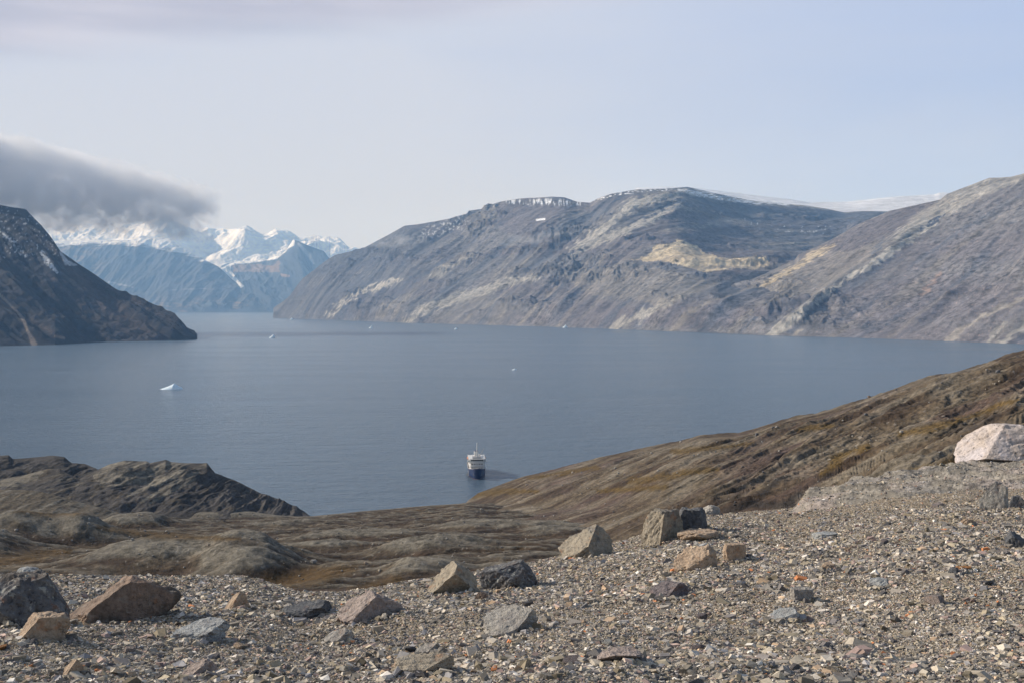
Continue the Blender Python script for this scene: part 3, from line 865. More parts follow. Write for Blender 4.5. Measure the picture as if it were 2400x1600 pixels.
def knolls():
    # far dark knoll at the left edge
    L, c, P, Q, n, n2 = knoll(-900, 330, [
        [(-900, 1180, 700), (330, 1180, 700)],
        [(-900, 1075, 830), (-300, 1085, 830), (-100, 1072, 840), (0, 1067, 850), (20, 1066, 850), (30, 1075, 850), (60, 1072, 850), (100, 1068, 850), (125, 1066, 850), (150, 1070, 850), (168, 1084, 840), (200, 1087, 830), (222, 1095, 820), (245, 1108, 800), (300, 1140, 760), (330, 1170, 730)],
        lee(60)], 801, 4.5, (BLK * 0.9, BLK * 1.5, OLV * 0.7))
    tag(link("rocky_hill", L.mesh("rocky_hill", c), M_knoll), kind='structure')
    # middle ridge; light on its left shoulder is painted in as paler grey
    L, c, P, Q, n, n2 = knoll(-900, 420, [
        [(-900, 1195, 620), (420, 1205, 640)],
        [(-900, 1110, 720), (-100, 1120, 720), (0, 1122, 720), (60, 1112, 720), (110, 1098, 720), (140, 1098, 720), (165, 1112, 715), (190, 1124, 710), (225, 1128, 700), (260, 1150, 690), (330, 1180, 680), (420, 1200, 670)],
        lee(60)], 821, 3.0, (BLK * 1.4, OLV * 0.9, GRY * 0.8))
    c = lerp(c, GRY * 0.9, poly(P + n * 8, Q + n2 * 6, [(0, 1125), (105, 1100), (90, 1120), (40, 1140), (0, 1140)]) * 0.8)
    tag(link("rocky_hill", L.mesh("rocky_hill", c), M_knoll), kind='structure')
    # main crag with banded strata
    L, c, P, Q, n, n2 = knoll(60, 735, [
        [(60, 1205, 640), (300, 1216, 628), (560, 1216, 630), (700, 1212, 650), (735, 1212, 670)],
        [(60, 1195, 690), (120, 1165, 700), (180, 1125, 710), (233, 1098, 720), (258, 1087, 720), (294, 1079, 720), (343, 1080, 720), (352, 1085, 720), (388, 1077, 720), (401, 1082, 720),
         (446, 1085, 720), (485, 1085, 718), (504, 1108, 716), (549, 1124, 712), (614, 1156, 705), (662, 1172, 700), (711, 1196, 695), (728, 1209, 692), (735, 1214, 690)],
        lee(45)], 841, 5.0, (BLK * 1.25, BLK * 1.9, OLV * 0.7))
    Pw, Qw = P + n2 * 10, Q + n * 7
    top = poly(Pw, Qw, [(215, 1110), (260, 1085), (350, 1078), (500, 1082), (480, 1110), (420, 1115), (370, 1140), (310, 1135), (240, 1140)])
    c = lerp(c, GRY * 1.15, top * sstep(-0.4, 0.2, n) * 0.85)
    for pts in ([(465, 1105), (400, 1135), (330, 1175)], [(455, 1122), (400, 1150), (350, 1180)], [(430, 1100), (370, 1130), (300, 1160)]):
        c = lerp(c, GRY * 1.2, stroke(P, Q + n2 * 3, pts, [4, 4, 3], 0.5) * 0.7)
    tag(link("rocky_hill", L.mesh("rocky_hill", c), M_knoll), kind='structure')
    # smooth grey-green hump in front, left
    L, c, P, Q, n, n2 = knoll(-900, 345, [
        [(-900, 1215, 520), (345, 1225, 560)],
        [(-900, 1130, 610), (-200, 1140, 610), (0, 1147, 605), (60, 1147, 605), (100, 1152, 605), (160, 1168, 605), (220, 1185, 605), (290, 1203, 605), (345, 1213, 605)],
        back(50, z=3)], 861, 1.6, (OLV, GRY * 0.9, BRN), 0.3)
    tag(link("hill", L.mesh("hill", c), M_near), kind='structure')
knolls()

# ------------------------------------------------------------------ foreground gravel slope
def gravel_mat():
    m, t, b, o = new_mat("gravel_ground")
    at = N(t, 'ShaderNodeAttribute', attribute_name='Col')
    geo = N(t, 'ShaderNodeNewGeometry')
    P = geo.outputs['Position']
    cells = []
    for sc in (70.0, 140.0):
        v = N(t, 'ShaderNodeTexVoronoi', feature='F1')
        v.inputs['Scale'].default_value = sc
        t.links.new(map_n(t, P, (1, 1, 1.5)), v.inputs['Vector'])
        sp = N(t, 'ShaderNodeSeparateColor')
        t.links.new(v.outputs['Color'], sp.inputs[0])
        cells.append((sp.outputs[0], sp.outputs[1], v.outputs['Distance']))
    pal = ramp_n(t, cells[0][0], [(0.0, (0.35, 0.35, 0.38)), (0.25, (0.75, 0.70, 0.62)), (0.5, (1.05, 0.98, 0.85)), (0.75, (1.5, 1.4, 1.25)), (0.93, (2.2, 2.1, 2.0)), (1.0, (1.6, 0.9, 0.5))])
    pal2 = ramp_n(t, cells[1][1], [(0.0, 0.4), (0.5, 1.0), (1.0, 1.7)])
    c = mix_n(t, 1.0, at.outputs['Color'], pal, 'MULTIPLY')
    c = mix_n(t, 0.7, c, pal2, 'MULTIPLY')
    t.links.new(c, b.inputs['Base Color'])
    b.inputs['Roughness'].default_value = 0.95
    b.inputs['Specular IOR Level'].default_value = 0.15
    h = math_n(t, 'SUBTRACT', 1.0, math_n(t, 'ADD', cells[0][2], math_n(t, 'MULTIPLY', cells[1][2], 0.4)))
    bp = N(t, 'ShaderNodeBump')
    bp.inputs['Strength'].default_value = 1.0
    bp.inputs['Distance'].default_value = 0.02
    t.links.new(h, bp.inputs['Height'])
    t.links.new(bp.outputs[0], b.inputs['Normal'])
    return m
CREST = [(-900, 1350, 15), (0, 1347, 15), (300, 1347, 16), (560, 1352, 16), (640, 1366, 15), (700, 1387, 14), (800, 1388, 14), (900, 1372, 14.5), (1000, 1352, 15), (1100, 1338, 16),
         (1250, 1318, 17), (1400, 1280, 18), (1500, 1254, 19), (1640, 1203, 21), (1750, 1198, 22), (1860, 1192, 23), (1900, 1175, 24), (2000, 1156, 25), (2200, 1115, 27), (2400, 1100, 28), (3300, 1040, 32)]
def foreground():
    def near0(a, R): return np.full(len(a), 0.6), np.full(len(a), EYE - 1.62)
    def after(k, dz):
        def fn(a, R):
            d, z = R[-1]
            s = (z - EYE) / d
            return d * k, EYE + s * dz * d * k
        return fn
    L = Land(-2400, 4800, 2.4, [near0, [(-900, 1640, 4.9), (1200, 1625, 5.0), (3300, 1600, 5.2)], CREST, after(1.35, 1.16), after(1.9, 1.25)], [30, 420, 25, 14], persp=True)
    env = sstep(0.6, 1.0, L.v) * (1 - sstep(1.93, 2.0, L.v) * 0.7)
    L.z += env * (0.16 * fbm(L.x / 2.6, L.y / 2.2, 901, 4) + 0.05 * fbm(L.x / 0.5, L.y / 0.5, 905, 4))
    n = fbm(L.x / 1.5, L.y / 2.0, 910, 4)
    c = np.broadcast_to(np.array((0.28, 0.25, 0.21)), L.x.shape + (3,)).copy()
    c = lerp(c, (0.18, 0.15, 0.105), sstep(0, 0.5, n) * 0.7)
    P, Q = L.pix()
    o = link("gravel_slope", L.mesh("gravel_slope", c), gravel_mat())
    tag(o, kind='structure')
    return L
L_FG = foreground()
def fg_point(px, py):
    return L_FG.hit(px, py, 3.0, 34.0)

# pale bedrock slab along the right crest
SLAB = [(1850, 1196), (1880, 1180), (2000, 1152), (2200, 1112), (2400, 1098), (2600, 1085), (2600, 1150), (2400, 1165), (2250, 1178), (2150, 1192), (2000, 1200), (1900, 1205)]

PALETTE = np.array([
    (0.30, 0.275, 0.235), (0.24, 0.225, 0.205), (0.19, 0.18, 0.17), (0.36, 0.335, 0.30), (0.28, 0.25, 0.195), (0.13, 0.125, 0.13),
    (0.085, 0.083, 0.09), (0.42, 0.40, 0.385), (0.56, 0.55, 0.53), (0.20, 0.155, 0.15), (0.34, 0.26, 0.19), (0.22, 0.22, 0.235), (0.40, 0.17, 0.08), (0.36, 0.28, 0.25), (0.17, 0.15, 0.115)])
PW = np.array([16, 13, 13, 11, 12, 10, 6, 6, 1.4, 4, 4, 6, 0.5, 4, 9], float)
PW /= PW.sum()

# bedrock slab: low whaleback of jointed rock
def bedrock():
    rings = [
        [(1850, 1203, 21.8), (1900, 1208, 21), (2000, 1206, 20.5), (2150, 1196, 20), (2250, 1186, 20), (2400, 1172, 20), (2700, 1150, 20.5)],
        [(1850, 1198, 22.8), (1880, 1184, 23), (2000, 1156, 24.5), (2200, 1114, 26.5), (2400, 1101, 27.5), (2700, 1085, 28)],
        back(3.0, 1.0)]
    L = Land(1852, 2690, 2.0, rings, [150, 20])
    t = L.v
    L.z += np.where(t > 1, -(t - 1) ** 1.5 * 1.6, 0)
    env = sstep(0, 0.15, t) * (1 - sstep(0.9, 1.0, t) * 0.6) * sstep(1855, 1900, 1200 + F * L.a)[None, :]
    S = L.x * 0.6 + L.y * 0.8
    T = L.x * 0.8 - L.y * 0.6
    L.z += 0.03 + env * (0.16 + 0.30 * ridged(S / 1.3, T / 4.0, 951, 5, 0.6) - 0.06 + 0.05 * fbm(L.x / 0.3, L.y / 0.5, 955, 4))
    L.z -= (t < 0.02) * 0.25
    n = fbm(S / 0.5, T / 2.0, 960, 5)
    n2 = fbm(L.x / 1.2, L.y / 1.6, 961, 4)
    c = np.broadcast_to(np.array((0.275, 0.250, 0.215)), L.x.shape + (3,)).copy()
    c = lerp(c, (0.33, 0.285, 0.26), sstep(0, 0.4, n2))
    c = lerp(c, (0.17, 0.165, 0.165), sstep(0.05, 0.45, n) * 0.7)
    c = lerp(c, (0.40, 0.39, 0.37), sstep(0.35, 0.6, -n) * 0.7)
    m = land_mat("bedrock_slab_rock", 2.2, 0.06, 0.6, fine=5, spec=0.2, grain=9.0, gvar=0.8)
    o = link("bedrock", L.mesh("bedrock", c), m)
    tag(o, kind='structure')
    return L
L_BR = bedrock()
def ground_height(a, d):
    """top of the gravel slope or of the bedrock slab lying on it"""
    z = L_FG.height(a, d)
    d0 = np.interp(a, L_BR.a, L_BR.y[0], left=1e9, right=1e9)
    d1 = np.interp(a, L_BR.a, L_BR.y[149])
    return np.where((d > d0 + 0.1) & (d < d1), np.maximum(z, L_BR.height(a, d)), z)
def gravel():
    rng = np.random.default_rng(5)
    cube = np.array([(-1, -1, -1), (1, -1, -1), (1, 1, -1), (-1, 1, -1), (-1, -1, 1), (1, -1, 1), (1, 1, 1), (-1, 1, 1)], float)
    cf = np.array([(0, 3, 2), (0, 2, 1), (4, 5, 6), (4, 6, 7), (0, 1, 5), (0, 5, 4), (1, 2, 6), (1, 6, 5), (2, 3, 7), (2, 7, 6), (3, 0, 4), (3, 4, 7)])
    tent = np.array([(-1, -1, -0.8), (1, -1, -0.8), (1, 1, -0.8), (-1, 1, -0.8), (-0.35, 0, 1), (0.45, 0.1, 0.9)], float)
    tf = np.array([(0, 1, 5), (0, 5, 4), (1, 2, 5), (2, 3, 4), (2, 4, 5), (3, 0, 4)])
    VV, FF, CC, base = [], [], [], 0
    # (count, nearest, farthest, shape, median radius, spread, cap)
    # the last rows lie outside the frame, to the sides and at the photographer's feet
    for n, d0, d1, shp, med, spread, cap, *side in ((520000, 4.6, 13, 't', 0.0040, 0.36, 0.012), (520000, 9.0, 34, 't', 0.0074, 0.36, 0.022),
                                             (140000, 4.6, 14, 'c', 0.0062, 0.42, 0.022), (100000, 9.0, 34, 'c', 0.0112, 0.42, 0.034), (2600, 5.0, 30, 'c', 0.019, 0.3, 0.04),
                                             (300000, 2.2, 24, 't', 0.0062, 0.38, 0.03, 0.5, 1.25), (60000, 2.2, 24, 'c', 0.0095, 0.42, 0.03, 0.5, 1.25), (90000, 2.6, 4.7, 't', 0.0045, 0.36, 0.012, 0.0, 0.5)):
        u = rng.random(n)
        d = 1 / (1 / d0 * (1 - u) + 1 / d1 * u)
        a = rng.uniform(-0.52, 0.52, n)
        if side: a = rng.uniform(side[0], side[1], n) * rng.choice([-1, 1], n)
        z = ground_height(a, d)
        px, py = project(a * d, d, z)
        ns = fbm(a * d / 0.9, d / 0.9, 930, 3)
        if shp == 'c' and med < 0.012 and not side:
            # stones have gathered against the foot of every boulder
            k = n // 12
            b = np.array(SKIRT)[rng.integers(0, len(SKIRT), k)]
            an = rng.uniform(0, 2 * math.pi, k)
            rr = 1.0 + np.abs(rng.normal(0, 0.14, k))
            X0, Y0 = b[:, 0] + np.cos(an) * b[:, 2] * rr, b[:, 1] + np.sin(an) * b[:, 3] * rr
            a[:k], d[:k] = X0 / Y0, Y0
            z[:k] = L_FG.height(a[:k], d[:k]) + rng.uniform(0, 0.10, k) * b[:, 4] * np.exp(-(rr - 1) * 5)
            px, py = project(a * d, d, z)
        keep = np.full(n, True)
        keep &= ~((poly(px, py, SLAB) > 0) & (rng.random(n) < 0.45 + 0.9 * ns))
        a, d, z, ns = (q[keep] for q in (a, d, z, ns))
        n = len(a)
        r = np.minimum(rng.lognormal(math.log(med), spread, n), cap) * (1 + 0.35 * ns)
        sc = np.stack([r * rng.uniform(0.8, 2.0, n), r * rng.uniform(0.6, 1.2, n), r * rng.uniform(0.35, 0.8, n)], 1)
        ref, fc = (cube, cf) if shp == 'c' else (tent, tf)
        k = len(ref)
        v = ref[None] * (1 + rng.uniform(-0.42, 0.25, (n, k, 3)))
        v[:, 4:, :2] *= rng.uniform(0.5, 0.95, (n, 1, 1))
        v = v * sc[:, None, :]
        tx, ty = rng.normal(0, 0.3, n), rng.normal(0, 0.3, n)
        yaw = rng.normal(0.25, 0.9, n)
        def rot(v, ang, i, j):
            c, s = np.cos(ang)[:, None], np.sin(ang)[:, None]
            p, q = v[..., i].copy(), v[..., j].copy()
            v[..., i] = p * c - q * s
            v[..., j] = p * s + q * c
        rot(v, tx, 1, 2); rot(v, ty, 0, 2); rot(v, yaw, 0, 1)
        v[..., 0] += (a * d)[:, None]
        v[..., 1] += d[:, None]
        v[..., 2] += (z + sc[:, 2] * rng.uniform(0.0, 0.6, n))[:, None]
        col = PALETTE[rng.choice(len(PALETTE), n, p=PW)] * rng.uniform(0.5, 1.35, (n, 1)) * np.array((1.42, 1.36, 1.27))
        tint = fbm(a * d / 0.7, d / 0.9, 940, 3)[:, None]
        col = col * (1 + 0.25 * tint)
        CC.append(np.repeat(col[:, None, :], k, 1).reshape(-1, 3).astype(np.float32))
        FF.append((fc[None] + (base + np.arange(n) * k)[:, None, None]).reshape(-1, 3).astype(np.int32))
        VV.append(v.reshape(-1, 3).astype(np.float32))
        base += n * k
    me = mesh_np("gravel", np.vstack(VV), np.vstack(FF), np.vstack(CC), smooth=False)
    m, t, b, o = new_mat("pebble_stone")
    at = N(t, 'ShaderNodeAttribute', attribute_name='Col')
    geo = N(t, 'ShaderNodeNewGeometry')
    k = noise_n(t, geo.outputs['Position'], 90, 3, 0.6)
    sc_ = N(t, 'ShaderNodeVectorMath', operation='SCALE')
    t.links.new(at.outputs['Color'], sc_.inputs[0])
    t.links.new(math_n(t, 'ADD', 0.6, math_n(t, 'MULTIPLY', k, 0.8)), sc_.inputs['Scale'])
    t.links.new(sc_.outputs[0], b.inputs['Base Color'])
    b.inputs['Roughness'].default_value = 0.9
    b.inputs['Specular IOR Level'].default_value = 0.2
    o = link("gravel", me, m)
    tag(o, "loose angular gravel of grey, tan and rusty stones covering the foreground slope", "gravel", kind='stuff')

# ------------------------------------------------------------------ rocks
def rock_mat(name, c1, c2, c3=None, lichen=0.0, rust=0.0, scale=3.0, dark=0.25):
    m, t, b, o = new_mat(name)
    tcn = N(t, 'ShaderNodeTexCoord')
    P = tcn.outputs['Object']
    n1 = noise_n(t, P, scale, 6, 0.65, 0.3)
    n2 = noise_n(t, P, scale * 7, 5, 0.7)
    c = mix_n(t, ramp_n(t, n1, [(0.36, 0.0), (0.64, 1.0)]), c1, c2)
    if c3 is not None:
        n3 = noise_n(t, map_n(t, P, loc=(7, 3, 1)), scale * 0.8, 5, 0.6)
        c = mix_n(t, ramp_n(t, n3, [(0.52, 0.0), (0.6, 1.0)]), c, c3)
    c = mix_n(t, 1.0, c, ramp_n(t, n2, [(0.3, 0.55), (0.5, 1.0), (0.72, 1.3)]), 'MULTIPLY')
    nb = noise_n(t, map_n(t, P, loc=(2, 9, 4)), scale * 9, 4, 0.7)
    c = mix_n(t, math_n(t, 'MULTIPLY', ramp_n(t, nb, [(0.60, 0.0), (0.66, 1.0)]), dark * 2.5), c, (0.045, 0.042, 0.045))
    if lichen:
        nl = noise_n(t, map_n(t, P, loc=(5, 5, 9)), scale * 5, 4, 0.6)
        c = mix_n(t, math_n(t, 'MULTIPLY', ramp_n(t, nl, [(0.58, 0.0), (0.64, 1.0)]), lichen), c, (0.42, 0.42, 0.38))
    if rust:
        nr = noise_n(t, map_n(t, P, loc=(1, 4, 6)), scale * 2.4, 4, 0.6)
        c = mix_n(t, math_n(t, 'MULTIPLY', ramp_n(t, nr, [(0.60, 0.0), (0.68, 1.0)]), rust), c, (0.40, 0.15, 0.045))
    t.links.new(c, b.inputs['Base Color'])
    b.inputs['Roughness'].default_value = 0.9
    b.inputs['Specular IOR Level'].default_value = 0.2
    bp = N(t, 'ShaderNodeBump')
    bp.inputs['Strength'].default_value = 0.9
    bp.inputs['Distance'].default_value = 0.035
    t.links.new(math_n(t, 'ADD', n1, n2), bp.inputs['Height'])
    t.links.new(bp.outputs[0], b.inputs['Normal'])
    return m

def rock_mesh(name, dims, seed, planes=(), cuts=11, sub=4, rough=0.03, sink=0.12):
    """angular boulder: an ellipsoid cut by planes, then chipped; rests on z=0, buried a little"""
    rs = random.Random(seed)
    bm = bmesh.new()
    bmesh.ops.create_icosphere(bm, subdivisions=sub, radius=1.0)
    v = np.array([q.co[:] for q in bm.verts])
    f = np.array([[w.index for w in q.verts] for q in bm.faces])
    bm.free()
    pl = [(np.array(n) / np.linalg.norm(n), d) for n, d in planes]
    for _ in range(cuts):
        n = np.array([rs.gauss(0, 1), rs.gauss(0, 1), rs.gauss(0, 0.8)])
        n /= np.linalg.norm(n)
        pl.append((n, rs.uniform(0.6, 0.9)))
    for _ in range(2):
        for n, d in pl:
            e = v @ n - d
            v = v - np.where(e > 0, e, 0)[:, None] * n[None] * 0.89
        k = 1 + rough * 2.2 * (fbm(v[:, 0] * 2 + v[:, 2] * 1.3 + seed, v[:, 1] * 2 - v[:, 2] * 1.1, seed, 4) + 0.5 * fbm(v[:, 0] * 7 + v[:, 2] * 6, v[:, 1] * 7 + v[:, 2] * 5, seed + 3, 3))[:, None]
    v = v * k
    chip = np.maximum(0, fbm(v[:, 0] * 3.1 - v[:, 2] * 2, v[:, 1] * 3.1 + v[:, 2] * 2.3, seed + 8, 3) - 0.12)[:, None]
    v = v * (1 - chip * rough * 5)
    lo, hi = v.min(0), v.max(0)
    v = (v - (lo + hi) / 2) / ((hi - lo) / 2)
    v = v * np.array(dims) / 2
    v[:, 2] += dims[2] / 2 - sink * dims[2]
    return mesh_np(name, v, f, None, smooth=False)

RM = {
    'brown': rock_mat("brown_boulder_rock", (0.20, 0.155, 0.125), (0.28, 0.20, 0.155), (0.11, 0.09, 0.075), 0.2, 0.5, 2.5),
    'outcrop': rock_mat("grey_lichen_rock", (0.12, 0.12, 0.13), (0.21, 0.21, 0.21), (0.14, 0.125, 0.115), 0.7, 0.3, 3.5, 0.4),
    'peach': rock_mat("orange_tan_rock", (0.38, 0.28, 0.20), (0.46, 0.36, 0.27), (0.30, 0.26, 0.22), 0.2, 0.5, 3.0, 0.15),
    'tan': rock_mat("tan_rock", (0.36, 0.31, 0.24), (0.28, 0.245, 0.195), (0.22, 0.20, 0.175), 0.2, 0.35, 3.0, 0.3),
    'pale': rock_mat("pale_grey_rock", (0.42, 0.395, 0.355), (0.35, 0.325, 0.29), (0.29, 0.27, 0.25), 0.2, 0.15, 3.5, 0.25),
    'slate': rock_mat("dark_slate_rock", (0.10, 0.105, 0.115), (0.15, 0.153, 0.16), (0.085, 0.083, 0.09), 0.25, 0.1, 3.0, 0.3),
    'pink': rock_mat("pinkish_rock", (0.38, 0.31, 0.27), (0.30, 0.255, 0.24), (0.24, 0.21, 0.205), 0.2, 0.25, 3.0, 0.25),
    'white': rock_mat("white_granite_rock", (0.52, 0.46, 0.44), (0.46, 0.39, 0.34), (0.54, 0.49, 0.49), 0.0, 0.12, 1.6, 0.36),
    'purple': rock_mat("purple_grey_rock", (0.17, 0.145, 0.15), (0.22, 0.19, 0.19), None, 0.2, 0.2, 3.0, 0.3),
    'bluish': rock_mat("bluish_white_rock", (0.36, 0.38, 0.39), (0.42, 0.42, 0.40), (0.30, 0.30, 0.30), 0.2, 0.3, 4.0, 0.25),
    'orange': rock_mat("rusty_orange_rock", (0.42, 0.20, 0.07), (0.34, 0.17, 0.08), None, 0.1, 0.3, 5.0, 0.2),
}
# cx, base py, width px, height px, material, yaw, thickness ratio (depth/width), planes, seed, label, tilt
L_ = (-1, -0.15, 0.55)
FAC_L = ((-0.80, -0.30, 0.62), 0.40)       # sloping lit face on the left
FAC_R = ((0.85, -0.60, 0.18), 0.42)        # steep face to the right and front
FAC_F = ((0.1, -1, 0.1), 0.55)
FAC_T = ((0.0, 0.0, 1.0), 0.50)
BOULDERS = [
    (262, 1467, 262, 112, 'brown', 0, 0.8, [((-0.62, -0.25, 0.78), 0.42), ((0.62, -0.78, 0.10), 0.12), ((0.55, 0, 0.85), 0.62), ((-0.2, -1, -0.1), 0.62)], 11, "large brown boulder with a pinkish sloping left face and dark right face", 0),
    (60, 1478, 180, 140, 'outcrop', 0, 0.9, [((-0.3, -0.4, 0.85), 0.72), ((0.8, -0.4, 0.5), 0.72), ((0, 0, 1), 0.72)], 12, "lumpy dark grey lichened outcrop at the left edge behind the big brown boulder", 0),
    (88, 1510, 125, 66, 'peach', 0, 0.7, [((-0.7, -0.3, 0.7), 0.40), ((0.6, -0.8, 0.1), 0.42), FAC_T], 13, "tan orange wedge of rock in front of the grey lichened outcrop", 0),
    (1060, 1398, 125, 80, 'tan', 0, 0.8, [((-0.75, -0.2, 0.65), 0.45), ((0.2, -0.9, -0.45), 0.30), ((0.8, -0.3, 0.5), 0.50)], 14, "pale topped rock with a dark undercut front, left of the dark broken rock", 0),
    (1192, 1384, 140, 66, 'outcrop', 0, 0.7, [((-0.3, 0, 1), 0.50), ((0.8, -0.5, 0.2), 0.7), ((0.1, -0.5, 0.8), 0.6)], 15, "dark broken rock right of the undercut pale topped rock", 0),
    (1374, 1312, 138, 80, 'tan', 0, 0.8, [((-0.62, -0.35, 0.72), 0.38), ((0.72, -0.62, 0.38), 0.40), ((-0.2, -1, 0.0), 0.55)], 16, "triangular tan rock with a grey right face standing on the gravel crest", 0),
    (1556, 1278, 105, 88, 'tan', 0, 0.8, [((-0.75, -0.5, 0.40), 0.50), ((0.80, -0.62, 0.05), 0.20), FAC_T], 17, "blocky rock, tan left face and slate dark right side, left of the small slate block", 0),
    (1628, 1252, 72, 62, 'slate', 0, 0.9, [((-0.2, -1, 0.15), 0.5), ((0.8, -0.4, 0.3), 0.6), FAC_T], 18, "small dark slate block leaning against the right of the blocky tan rock", 0),
    (1636, 1345, 108, 70, 'peach', 0, 0.7, [((-0.5, -0.4, 0.8), 0.45), ((0.9, -0.4, 0.1), 0.60), ((0, -1, 0.2), 0.55)], 19, "low orange tan rock with a vertical dark right edge, below the slate block", 0),
    (1726, 1316, 62, 48, 'peach', 0, 0.8, [((0, -1, 0.2), 0.5), ((0.9, -0.4, 0.1), 0.55), FAC_T], 20, "small square tan rock to the right of the low orange tan rock", 0),
    (1640, 1268, 100, 22, 'peach', 0, 0.8, [FAC_T], 21, "flat tan slab lying in front of the slate block", 0),
    (862, 1460, 158, 68, 'pink', 0, 0.75, [((-0.6, -0.35, 0.72), 0.42), ((0.62, -0.78, 0.10), 0.30), ((0.5, 0, 0.85), 0.6)], 22, "pinkish wedge shaped rock with a purple dark right face in the left centre gravel", 0),
    (1196, 1496, 136, 66, 'pale', 0, 0.9, [((-0.35, -0.45, 0.82), 0.30), ((0.85, -0.52, -0.05), 0.40), ((0, -1, 0.1), 0.6)], 23, "pale grey slanting slab with a dark right end in the middle of the gravel", 0),
    (2366, 1116, 216, 122, 'white', 0, 0.8, [((-0.80, -0.25, 0.55), 0.62), ((-0.2, -0.5, -0.85), 0.46), ((0.5, -0.85, 0.2), 0.72)], 24, "big rounded white granite boulder perched on the slab at the right edge", 0),
    (1922, 1178, 54, 36, 'pink', 0, 0.8, [((0, -1, 0.3), 0.6)], 25, "rounded pinkish grey stone on the crest left of the bedrock slab", 0),
    (2338, 1202, 76, 78, 'pale', 0, 0.5, [((-0.6, -0.7, 0.4), 0.40), ((0.9, -0.3, 0.1), 0.40)], 26, "pale upright slab of rock below the white granite boulder", 0),
    (548, 1434, 72, 50, 'peach', 0, 0.5, [((-0.75, -0.2, 0.65), 0.25), ((0.8, -0.5, 0.2), 0.50)], 27, "pale pointed shard of rock sticking out right of the big brown boulder", 0),
    (458, 1506, 135, 48, 'bluish', 0, 0.8, [((-0.2, -0.3, 0.95), 0.40), ((0.9, -0.4, 0.0), 0.60)], 28, "flat bluish white stone below and right of the big brown boulder", 0),
    (985, 1586, 160, 42, 'tan', 0, 0.7, [((-0.1, -0.3, 1), 0.45), ((0.9, -0.5, 0.0), 0.35)], 29, "flat tan slab with a dark right end near the bottom edge", 0),
    (1455, 1556, 112, 30, 'pink', 0, 0.7, [((0, -0.1, 1), 0.45), ((0, -0.8, -0.7), 0.2)], 30, "thin brown slab overhanging its own shadow near the bottom edge", 0),
    (1572, 1404, 100, 38, 'purple', 0, 0.7, [((-0.5, -0.3, 0.8), 0.42), ((0.8, -0.6, 0.1), 0.4)], 31, "low purple grey rock on the gravel below the low orange tan rock", 0),
    (456, 1592, 92, 44, 'pink', 0, 0.7, [((-0.6, -0.3, 0.75), 0.42), ((0.8, -0.6, 0.1), 0.4)], 32, "pinkish tan stone at the bottom edge below the bluish white stone", 0),
    (158, 1590, 66, 46, 'peach', 0, 0.6, [((-0.7, -0.3, 0.65), 0.3), ((0.8, -0.6, 0.1), 0.4)], 33, "orange tan wedge stone near the bottom left corner", 0),
    (1002, 1536, 60, 28, 'pale', 0, 0.7, [((-0.4, -0.3, 0.8), 0.4), ((0.8, -0.6, 0.1), 0.4)], 34, "small pale grey stone above the flat tan slab at the bottom", 0),
    (1882, 1412, 56, 36, 'pale', 0, 0.8, [((0, -1, 0.2), 0.5), FAC_T], 35, "pale square stone standing in the gravel right of centre", 0),
    (2388, 1288, 52, 46, 'slate', 0, 0.9, [], 36, "dark rounded stone at the right edge of the frame", 0),
    (2238, 1352, 26, 24, 'slate', 0, 0.9, [], 37, "small round dark stone alone on the right gravel", 0),
    (2068, 1378, 52, 20, 'bluish', 0, 0.8, [FAC_T], 38, "small flat whitish stone on the right gravel", 0),
    (1842, 1456, 72, 30, 'bluish', 0, 0.7, [((-0.5, -0.3, 0.8), 0.4)], 39, "low grey slab slanting down left on the right gravel", 0),
    (792, 1510, 72, 34, 'pale', 0, 0.7, [((-0.4, -0.3, 0.85), 0.4), ((0.8, -0.5, 0), 0.5)], 40, "pale grey slanting stone below the pinkish wedge shaped rock", 0),
    (1938, 1264, 60, 14, 'bluish', 0, 0.8, [FAC_T], 41, "flat grey stone lying under the bedrock slab on the right gravel", 0),
    (1944, 1338, 42, 18, 'peach', 0, 0.8, [FAC_T], 42, "small flat yellowish stone on the right gravel", 0),
    (62, 1352, 60, 22, 'bluish', 0, 0.8, [], 43, "pale stone balanced on top of the grey lichened outcrop", 0),
    (752, 1384, 66, 32, 'slate', 0, 0.8, [((-0.3, 0, 1), 0.5)], 44, "dark low rock on the left gravel crest above the pinkish wedge rock", 0),
    (376, 1402, 26, 12, 'orange', 0, 0.7, [FAC_T], 45, "bright orange stone beside the big brown boulder", 0),
    (2340, 1104, 16, 14, 'orange', 0, 0.7, [], 46, "orange lichened stone under the white granite boulder", 0),
    (1668, 1210, 48, 26, 'pale', 0, 0.8, [], 47, "pale rubble stone on the crest right of the slate block", 0),
    (2272, 1232, 34, 16, 'peach', 0, 0.8, [FAC_T], 48, "small yellow tan stone below the pale upright slab", 0),
    (2388, 1196, 40, 40, 'slate', 0, 0.8, [((-0.3, -0.8, 0.3), 0.5)], 49, "dark angular stone right of the pale upright slab", 0),
    (2262, 1340, 46, 12, 'orange', 0, 0.5, [FAC_T], 50, "thin rusty sliver of rock on the far right gravel", 0),
    (712, 1452, 120, 40, 'slate', 0, 0.8, [((-0.2, -0.2, 1), 0.4)], 51, "dark greenish grey slab sunk in gravel left of the pinkish wedge rock", 0),
    (1128, 1412, 40, 26, 'brown', 0, 0.8, [], 52, "small brown stone at the foot of the dark broken rock", 0),
]
BPOS = []
SKIRT = []
